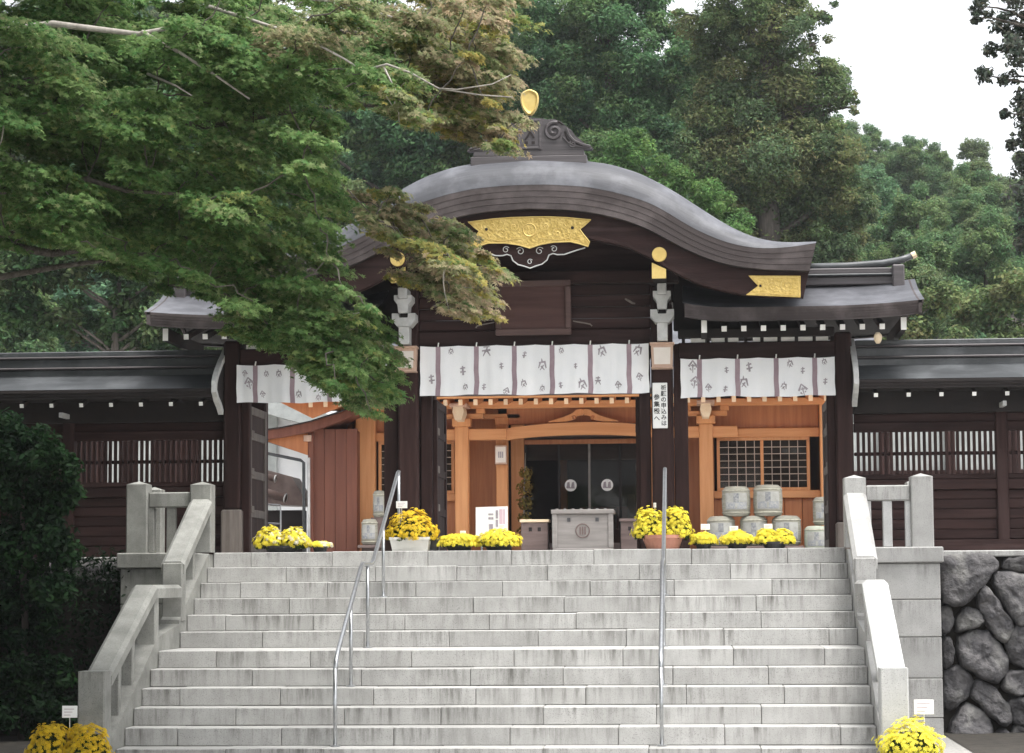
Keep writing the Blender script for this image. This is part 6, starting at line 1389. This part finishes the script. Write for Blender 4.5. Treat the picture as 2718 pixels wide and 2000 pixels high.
CEDAR = [(3.89,35.82,13.97,1.23),(3.06,36.63,13.08,1.29),(4.71,36.38,12.38,1.23),(2.33,36.34,11.83,1.0),(3.71,35.5,10.68,1.41),(5.23,35.7,10.57,1.06),(2.77,36.14,9.74,1.17),(4.42,36.5,9.17,1.35),(5.69,35.96,9.53,0.82),(5.46,36.26,8.75,0.82),(2.36,36.09,14.07,0.88),(3.31,35.48,15.1,1.06),(4.41,36.44,15.56,0.94),(3.64,36.43,11.94,1.06),(2.07,35.9,10.67,0.82),(3.46,36.37,8.33,1.17),(5.06,35.72,7.97,0.94)]
CEDAR_WISP = [(5.07,36.06,13.57,0.45),(5.32,36.06,14.41,0.4),(5.46,35.96,14.92,0.35),(4.9,36.12,14.25,0.35),(5.68,35.89,12.2,0.3),(5.9,35.9,11.84,0.3),(5.52,36.02,12.89,0.26),(5.17,36.08,12.91,0.35),(6.02,35.9,12.07,0.21),(1.65,36.05,14.44,0.3)]
CONIFER = [(-0.88,39.65,15.0,1.25),(-2.18,40.03,14.34,1.25),(0.23,40.0,14.02,1.25),(-1.57,40.32,12.97,1.38),(0.35,39.89,12.58,1.19),(-2.48,40.33,11.83,1.19),(-0.54,39.77,11.68,1.19),(0.87,40.34,15.12,0.75),(0.59,39.85,11.42,1.0),(-1.0,39.62,16.41,1.13),(-2.41,39.8,15.72,1.13),(-1.35,40.61,10.56,1.38),(0.38,40.17,16.13,0.88),(1.05,39.87,13.33,0.75),(1.56,39.73,14.06,0.69),(1.74,40.13,13.11,0.69),(1.48,40.09,14.85,0.43),(1.22,39.73,12.15,0.75)]
BRIGHT = [(0.42,26.91,9.02,0.7),(1.32,27.2,8.54,0.65),(2.11,27.07,7.94,0.62),(0.91,27.28,8.1,0.6),(-0.09,27.07,8.59,0.6),(1.7,26.77,7.19,0.7),(2.61,27.01,7.41,0.55),(0.49,27.17,7.27,0.8)]
BEHIND = [(-3.93,42.64,15.38,1.29),(-4.92,41.76,13.74,1.29),(-6.21,41.5,12.92,1.42),(-4.86,42.41,12.13,1.22),(-7.23,42.25,12.15,1.16),(-3.46,41.57,13.4,1.16),(-5.87,41.97,11.14,1.16),(-8.22,42.64,13.46,1.42),(-9.44,41.92,12.14,1.42),(-4.44,42.05,10.73,1.29),(-5.53,41.43,14.74,1.42),(-7.69,42.75,14.96,1.55),(-3.36,41.87,11.6,1.03),(-8.93,42.06,10.56,1.42)]
LEFTTREE = [(-10.81,20.85,5.96,0.75),(-9.27,21.31,5.58,0.71),(-11.48,20.95,5.21,0.66),(-9.67,21.08,4.83,0.55),(-8.14,21.19,5.0,0.62),(-8.33,21.21,5.92,0.66),(-10.57,21.0,4.93,0.55),(-6.87,21.24,5.63,0.71),(-8.94,21.09,4.51,0.44),(-11.66,20.89,6.21,0.71),(-7.55,20.99,6.51,0.71),(-9.95,21.04,6.2,0.71)]
OLIVE_A = [(6.39,27.03,5.44,0.48),(7.15,27.09,5.78,0.52),(6.72,26.96,4.92,0.5),(6.15,27.13,4.95,0.4)]
OLIVE_B = [(8.28,29.22,5.76,0.6),(9.1,28.79,6.11,0.62),(7.75,29.14,5.19,0.52),(8.72,28.81,5.03,0.57),(9.66,28.92,5.5,0.62)]
NEAR_R = [(4.78,-1.95,5.06,0.18),(4.92,-2.1,4.71,0.21),(4.58,-1.95,5.18,0.11),(4.6,-2.03,4.49,0.1),(4.95,-1.95,4.27,0.13),(4.82,-1.99,4.47,0.11),(4.94,-2.0,3.89,0.13),(5.0,-1.91,3.59,0.2),(4.94,-2.03,3.26,0.22),(5.2,-1.84,4.99,0.35),(5.21,-1.92,4.12,0.35),(5.0,-2.0,2.92,0.2),(4.85,-2.0,4.8,0.11),(4.53,-1.98,5.06,0.07),(4.79,-2.03,4.11,0.06),(4.84,-2.02,3.8,0.07),(5.13,-2.05,3.35,0.31),(4.98,-1.96,5.23,0.22),(4.68,-1.96,4.75,0.09)]
SHRUB = [(-5.28,-0.49,0.97,0.33),(-4.9,-0.64,1.01,0.26),(-5.2,-0.4,0.54,0.42),(-4.8,-0.43,0.59,0.24),(-5.28,-0.43,0.02,0.42),(-4.85,-0.62,0.11,0.33),(-5.23,-0.44,-0.5,0.37),(-4.88,-0.65,-0.36,0.26),(-5.29,-0.53,-0.88,0.28),(-5.77,-0.44,0.55,0.51),(-5.73,-0.53,-0.4,0.51),(-4.72,-0.58,0.82,0.17),(-5.1,-0.54,1.2,0.19),(-5.47,-0.52,1.21,0.28),(-5.0,-0.56,-0.78,0.17)]
def limb_pts(a, b, sag=.1, n=6, wob=.06, seed=0):
    r = random.Random(seed)
    a, b = Vector(a), Vector(b)
    L = (b - a).length
    out = []
    for i in range(n + 1):
        f = i / n
        p = a.lerp(b, f)
        p.z += sag * L * math.sin(math.pi * f)
        if 0 < i < n:
            p += Vector((r.uniform(-1, 1), r.uniform(-1, 1), r.uniform(-1, 1))) * wob * L
        out.append(p)
    return out
# ---- foreground maple
mp = thing('maple_tree', (-5.9, -7.4, -1.925), 'spreading green maple turning russet at its tips, filling the upper left foreground', 'tree')
MB().tube(limb_pts((-5.9, -7.4, -1.93), (-5.6, -7.3, 1.6), 0, 6, .02, 1) + limb_pts((-5.6, -7.3, 1.6), (-5.0, -7.2, 5.2), 0, 5, .03, 2)[1:], [.27, .23, .21, .20, .19, .18, .17, .14, .12, .10, .08, .05], 12).build('trunk', 'bark', mp, smooth=True)
limbs = [((-5.65, -7.3, 1.2), (-2.2, -7.6, 2.1)), ((-5.6, -7.3, 1.8), (-1.0, -6.6, 2.5)), ((-5.5, -7.3, 2.4), (-.2, -7.4, 3.2)), ((-5.4, -7.3, 2.9), (.2, -6.4, 3.9)), ((-5.3, -7.3, 3.2), (-1.2, -8.6, 4.2)), ((-5.6, -7.3, 1.7), (-2.4, -5.4, 2.6)), ((-5.4, -7.3, 2.6), (-1.8, -5.2, 3.7)), ((-5.6, -7.3, 2.0), (-1.6, -9.0, 2.3)), ((-5.5, -7.3, 2.2), (-1.3, -5.8, 2.0)), ((-5.2, -7.3, 3.7), (-2.0, -7.2, 4.6))]
lp = []
for i, (a, b_) in enumerate(limbs):
    pts = limb_pts(a, b_, .06, 9, .022, i + 20)
    lp += pts
    MB().tube(pts, list(np.linspace(.06, .008, 10)), 8).build('limb', 'bark', mp, smooth=True)
tw_ = MB(); tw_p = MB()
P, N, Zs, C = [], [], [], []
G1, G2, G3, G4 = np.array([.062, .160, .044]), np.array([.190, .285, .100]), np.array([.43, .315, .22]), np.array([.42, .33, .10])
MAPLE.sort(key=lambda m: m[0] + .25 * abs(m[1] + 7.3))
for i, (x, y, z, r, br) in enumerate(MAPLE):
    c0 = Vector((x, y, z))
    q = min(lp, key=lambda p: (p - c0).length + (.6 if p.x > x else 0))
    lp.append(c0)
    (tw_p if i % 14 == 0 else tw_).tube(limb_pts(q, c0, .05, 5, .06, i), [.007, .006, .0055, .005, .004, .003], 5)
    # a drooping, layered spray: several overlapping thin plates
    k_ = 3 if r > .2 else 2
    for j in range(k_):
        rr = r * random.uniform(.6, .95)
        ox, oy, oz = random.uniform(-.5, .5) * r, random.uniform(-.6, .6) * r, random.uniform(-.32, .22) * r
        n = int(55 + 3100 * rr * rr)
        ang, rad = rng.uniform(0, 2 * np.pi, n), np.sqrt(rng.random(n))
        edge = 1 + .28 * np.sin(ang * 3 + i) + .18 * np.sin(ang * 7 + 2 * i + j)
        u, v = np.cos(ang) * rad * edge, np.sin(ang) * rad * edge
        dz = -.30 * rad ** 2 - .26 * u + rng.normal(size=n) * .085
        p = np.stack([x + ox + u * rr, y + oy + v * rr * 1.1, z + oz + dz * rr], 1)
        nn = np.stack([.42 * u + .25, .42 * v - .25, np.full(n, .85)], 1) + rng.normal(size=(n, 3)) * .38
        t_ = np.clip(rng.normal(size=n) * .22 + .32 + .5 * rad * (rng.random(n)) + random.uniform(-.25, .25), 0, 1)[:, None]
        col = G1 * (1 - t_) + G2 * t_
        bmix = np.clip(br * (.15 + .85 * rad) + rng.normal(size=n) * .16 - .10, 0, .9)[:, None]
        au = G3 if random.random() < .75 else G4
        col = (col * (1 - bmix) + au * bmix) * rng.uniform(.75, 1.3, (n, 1))
        P.append(p); N.append(nn); Zs.append(rng.uniform(.024, .042, n)); C.append(col)
leaves_in_view = sum(len(q) for q in P)
# the rest of the crown, above and left of the view, in coarser leaves
ZP = []
r5 = random.Random(9)
while len(ZP) < 270:
    y = r5.uniform(-13.5, -1.5); x = r5.uniform(-9.5, .2); z = r5.uniform(1., 8.5); r = r5.uniform(.5, .9)
    d = y + 24.63
    above = z - r * .6 > -.34 + d * .255 and x < -2.2
    leftof = x + r * 1.2 < 1.77 - d * .302
    if (above or leftof) and math.hypot((x + 5.) / 5.2, (y + 7.4) / 6.2, (z - 4.4) / 4.0) < 1:
        ZP.append((x, y, z, r))
P0, N0, Z0, C0 = P, N, Zs, C
P, N, Zs, C = [], [], [], []
for (x, y, z, r) in ZP:
    n = int(420 * r * r) + 30
    ang, rad = rng.uniform(0, 2 * np.pi, n), np.sqrt(rng.random(n))
    p = np.stack([x + np.cos(ang) * rad * r, y + np.sin(ang) * rad * r, z - .3 * r * rad ** 2 + rng.normal(size=n) * .1 * r], 1)
    P.append(p); N.append(np.stack([.3 * np.cos(ang), .3 * np.sin(ang), np.ones(n)], 1) + rng.normal(size=(n, 3)) * .3); Zs.append(rng.uniform(.065, .10, n)); C.append((G1 * .6 + G2 * .4) * rng.uniform(.75, 1.3, (n, 1)))
print('maple leaves', leaves_in_view, sum(len(q) for q in P))
tw_.build('twigs', 'bark', mp, smooth=True)['kind'] = 'stuff'
tw_p.build('twigs', 'palebark', mp, smooth=True)['kind'] = 'stuff'
for sh__, (P, N, Zs, C) in (('maple', (P0, N0, Z0, C0)), ('quad', (P, N, Zs, C))):
    leaf_obj('crown', (np.concatenate(P), np.concatenate(N), np.concatenate(Zs), np.clip(np.concatenate(C), .004, .9)), sh__, 'leaf', mp)
for pts, r0 in (([(-5.4, -7.5, 3.1), (-4.2, -8.6, 3.45), (-2.93, -9.2, 3.41), (-2.49, -9.35, 3.42), (-2.21, -9.3, 3.39), (-1.93, -9.25, 3.36), (-1.73, -9.3, 3.38)], .034), ([(-1.9, -9.27, 3.37), (-1.62, -9.35, 3.2), (-1.4, -9.3, 3.06), (-1.18, -9.2, 2.91)], .015), ([(-2.0, -8.9, 3.9), (-.75, -9.2, 3.58), (-.51, -9.35, 3.52), (-.2, -9.3, 3.42)], .014), ([(-.57, -9.3, 3.53), (-.38, -9.4, 3.45)], .007), ([(-1.5, -9.0, 3.6), (-.86, -9.2, 3.34), (-.69, -9.3, 3.24), (-.51, -9.35, 3.13), (-.38, -9.3, 3.05)], .013), ([(-.4, -9.3, 3.06), (-.23, -9.35, 3.09), (-.08, -9.3, 3.04), (.1, -9.2, 2.95), (.38, -9.25, 2.89), (.6, -9.3, 2.86)], .009), ([(-.25, -9.34, 3.07), (-.15, -9.4, 2.87), (-.15, -9.35, 2.7)], .007), ([(.1, -9.2, 2.95), (.23, -9.3, 2.92), (.47, -9.35, 2.94), (.59, -9.3, 3.01)], .006), ([(-1.9, -9.1, 3.12), (-1.66, -9.3, 2.99), (-1.54, -9.35, 2.91)], .010)):
    MB().tube(pts, [r0 * (1 - .6 * i / (len(pts) - 1)) for i in range(len(pts))], 6).build('bare_branch', 'palebark', mp, smooth=True)

def tree(name, base, clumps, label, cols, dens, size, shape, trunk_r, sub=6, rr=(.34, .56), flat=.8, mat='leaf_far', top=None, group=None, limbs_n=10, fill=.45, up=.5, wisps=None):
    t = thing(name, base, label, 'tree', group)
    zt = top if top else max(c[2] for c in clumps)
    cx = sum(c[0] for c in clumps) / len(clumps); cy = sum(c[1] for c in clumps) / len(clumps)
    MB().tube(limb_pts(base, (cx, cy, zt), 0, 8, .008, int(base[0] * 10)), list(np.linspace(trunk_r, trunk_r * .25, 9)), 10).build('trunk', 'bark', t, smooth=True)
    lb = MB()
    for i, (x, y, z, r) in enumerate(clumps[:limbs_n] + (wisps or [])):
        zb = max(base[2] + 1, z - r * .8 - .25 * math.hypot(x - cx, y - cy))
        f = (zb - base[2]) / max(.1, zt - base[2])
        a = (base[0] + (cx - base[0]) * f, base[1] + (cy - base[1]) * f, zb)
        lb.tube(limb_pts(a, (x, y, z), .05, 4, .04, i), [trunk_r * .3, trunk_r * .22, trunk_r * .16, trunk_r * .11, trunk_r * .06], 6)
    lb.build('limbs', 'bark', t, smooth=True)['kind'] = 'stuff'
    sc = subclumps(clumps, sub, rr) + [(x, y, z, r * .62) for x, y, z, r in clumps]
    if wisps:
        sc += subclumps(wisps, 4, (.3, .5))
    leaf_obj('crown', clump_leaves(sc, dens, size, cols, flat, up, fill), shape, mat, t)
    return t
OL = [(.105, .155, .066), (.130, .175, .072), (.092, .140, .068), (.150, .170, .074)]
BG = [(.092, .182, .082), (.112, .208, .090), (.078, .156, .076), (.132, .215, .086)]
BR = [(.092, .175, .055), (.116, .200, .062), (.078, .150, .052)]
DG = [(.030, .062, .024), (.042, .078, .028), (.058, .082, .035)]
tree('cedar_tree', (3.7, 36, hillz(3.7, 36) - .2), CEDAR, 'tall olive brown cedar rising behind the gate roof against the sky', OL, 3900, .060, 'sliver', .42, sub=14, rr=(.2, .5), wisps=CEDAR_WISP, top=17)
tree('conifer_tree', (-.9, 40, hillz(-.9, 40) - .2), CONIFER, 'blue green conifer behind the gilt finial, top centre', BG, 3500, .062, 'sliver', .36, sub=14, rr=(.2, .5), top=18)
tree('broadleaf_tree', (1.1, 27, hillz(1.1, 27) - .2), BRIGHT, 'bright green broadleaf tree just above the gate roof', BR, 5200, .048, 'sliver', .2, sub=14, rr=(.2, .48))
tree('evergreen_tree', (-5.8, 42, hillz(-5.8, 42) - .2), BEHIND, 'blue green evergreen half hidden behind the maple', BG, 1900, .085, 'sliver', .38, sub=12, rr=(.2, .5))
tree('grove_tree', (-9.95, 21, -.03), LEFTTREE, 'dark trunked evergreen above the left fence roof', DG, 1700, .07, 'oval', .14, sub=7, rr=(.3, .5), top=7.5)
tree('olive_shrub', (6.6, 27.1, hillz(6.6, 27) - .2), OLIVE_A, 'olive brown bush above the right fence, nearer the gate', OL, 2200, .055, 'oval', .08, sub=8, group='bushes above the right fence')
tree('olive_shrub', (8.6, 29.0, hillz(8.6, 29) - .2), OLIVE_B, 'olive brown bush above the right fence at the picture edge', OL, 1800, .06, 'oval', .08, sub=8, group='bushes above the right fence')
tree('overhanging_tree', (7.6, -2.2, -1.925), NEAR_R + [(6.2, -2, 5.0, .8), (6.8, -2.4, 4.2, .8), (6.0, -2.6, 3.3, .6)], 'dark leafy tree overhanging the top right corner', [(.100, .115, .092), (.120, .130, .105), (.080, .098, .078)], 5200, .026, 'oval', .085, sub=13, rr=(.28, .5), limbs_n=22, mat='leaf', fill=.05, up=.3)
SHRUB += [(-5.3, -.6, -1.3, .35), (-4.95, -.45, -1.25, .26), (-5.5, -.7, -1.65, .35), (-5.05, -.55, -1.65, .3), (-4.75, -.45, -1.65, .26), (-5.8, -.8, -1.2, .45)]
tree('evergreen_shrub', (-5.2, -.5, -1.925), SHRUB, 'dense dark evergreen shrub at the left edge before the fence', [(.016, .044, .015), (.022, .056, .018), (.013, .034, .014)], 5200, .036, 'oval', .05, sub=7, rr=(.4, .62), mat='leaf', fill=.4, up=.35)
SH2 = [(-6.6, -1.4, -.4, .9), (-6.4, -1.0, .6, .8), (-7.6, -2.0, .2, 1.1), (-7.4, -3.4, -.6, 1.1), (-6.9, -2.6, 1.2, 1.0), (-8.2, -1.2, 1.6, 1.2)]  # unseen evergreens past the left edge, put here to shade the left side
tree('evergreen_shrub', (-7.3, -2.2, -1.925), SH2, 'unseen broad dark evergreen beside the stairs, out past the left edge', [(.016, .044, .015), (.022, .056, .018)], 900, .05, 'oval', .1, sub=6, rr=(.4, .62), mat='leaf')
BIG = [(-10.5 + random.uniform(-1.5, 1.2), -6 + random.uniform(-3, 5), 1.5 + q * .75, random.uniform(1.2, 1.8)) for q in range(13)]
tree('evergreen_tree', (-10.8, -5.5, -1.925), BIG, 'unseen tall dark evergreen past the left edge shading the stairs', [(.016, .044, .015), (.022, .056, .018)], 300, .09, 'oval', .3, sub=6, rr=(.4, .62), mat='leaf')
BIG = [(-8.6 + random.uniform(-1.2, .8), .9 + random.uniform(-1.2, .6), 3.6 + q * .5, random.uniform(.9, 1.3)) for q in range(8)]
tree('evergreen_tree', (-8.8, .3, -1.925), BIG, 'unseen dark evergreen past the left edge beside the left fence', [(.016, .044, .015), (.022, .056, .018)], 420, .075, 'oval', .22, sub=6, rr=(.4, .62), mat='leaf')
hedge = [(x, .05 + random.uniform(-.1, .1), z, .25) for x in np.arange(-6.4, -4.3, .26) for z in (-1.7, -1.4, -1.05, -.7, -.38, -.16)]
he = thing('clipped_hedge', (-5.3, 0, -1.925), 'low dark hedge in deep shade beside the left balustrade', 'hedge')
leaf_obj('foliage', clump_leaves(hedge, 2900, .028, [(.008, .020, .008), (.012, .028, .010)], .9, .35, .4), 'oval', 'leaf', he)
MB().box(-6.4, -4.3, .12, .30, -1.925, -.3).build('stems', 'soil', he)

# ---- wooded hillside: a few crown shapes, copied tree by tree
variants = []
for v in range(5):
    cols = [BG, [(.098, .185, .095), (.116, .208, .105)], [(.106, .182, .084), (.136, .200, .084)], [(.092, .174, .100), (.108, .192, .110)], [(.142, .188, .086), (.120, .170, .084)]][v]
    cl = []
    for q in range(11):
        a, f = rng.uniform(0, 6.28), rng.random() ** .5
        cl.append((math.cos(a) * 1.9 * f, math.sin(a) * 1.9 * f, 5.2 + rng.uniform(-1.6, 1.6) * (1 - f * .5) - f, rng.uniform(.8, 1.25)))
    cl.append((0, 0, 6.6, 1.1))
    if v in (0, 3):                                               # conical ones
        cl = [(rng.uniform(-1, 1) * (8.6 - z) * .25, rng.uniform(-1, 1) * (8.6 - z) * .25, z, .5 + (8.6 - z) * .13) for z in np.linspace(2.2, 8.2, 13)]
    me = leaf_mesh('crown', *(lambda a: (a[0], a[1], a[2], a[3]))(clump_leaves(subclumps(cl, 10, (.22, .52)), 2300, .082, cols, .8, .5, .4)), 'sliver', 'leaf_far')
    tk = MB().tube([(0, 0, -1), (.05, 0, 3), (0, 0, 6)], [.22, .17, .06], 7).mesh('trunk', 'bark', smooth=True)
    variants.append((me, tk))
HR = random.Random(77)
def hill_tree(x, y, sc, v, lab, grp):
    t = thing('hillside_tree', (x, y, hillz(x, y) - .3), lab, 'tree', grp)
    t.scale = (sc, sc, sc * HR.uniform(.9, 1.15)); t.rotation_euler = (0, 0, HR.uniform(0, 6.28))
    for nm, me in (('crown', variants[v][0]), ('trunk', variants[v][1])):
        o = bpy.data.objects.new(nm, me); COL.objects.link(o); o.parent = t
cnt = 0
for row, y in enumerate(np.concatenate([np.arange(30, 62, 4.5), np.arange(64, 112, 7.), np.arange(114, 196, 6.)])):
    half = (y + 24.6) * .235
    xc = 1.77 - (y + 24.6) * .0773
    stp = 3.4 if y < 112 else 3.0
    xs = np.arange(xc - half, xc + half * (1.5 if 62 < y < 112 else 1.04), stp)
    for x in xs:
        x += HR.uniform(-1.1, 1.1); yy = y + HR.uniform(-2.2, 2.2)
        left = x < xc + half * .52
        if left and y > 100:                                      # hidden behind the nearer slope
            continue
        if y < 48 and (left or x > xc + half * .9) and not x < xc - half * .2:
            continue
        if y < 34 and x > 4:
            continue
        v = HR.choice((1, 2, 3, 4, 1, 2) if left else (1, 1, 2, 2, 4))
        near = y < 62
        hill_tree(x, yy, (HR.uniform(.72, 1.0) if left else HR.uniform(.5, .72)) if y < 112 else HR.uniform(.5, .7), v,
                  'green tree on the lower wooded slope behind the shrine' if near else 'green tree on the far wooded hillside below the sky', 'trees on the lower slope' if near else 'trees on the far hillside')
        cnt += 1
print('hill trees', cnt, 'objects', len(bpy.data.objects))

# ================================================================== THE AIR
mh, nth, outh = ntree('thin_haze')
pv = node(nth, 'ShaderNodeVolumePrincipled', {'Color': (.93, .96, 1., 1), 'Density': .00035, 'Anisotropy': .2})
nth.links.new(pv.outputs[0], outh.inputs['Volume'])
M['haze'] = mh
tag(MB().box(-140, 140, -60, 245, -3, 75).build('haze', 'haze'), 'thin pale haze over the wooded hillside', 'haze', kind='stuff')
S.cycles.volume_max_steps = 64
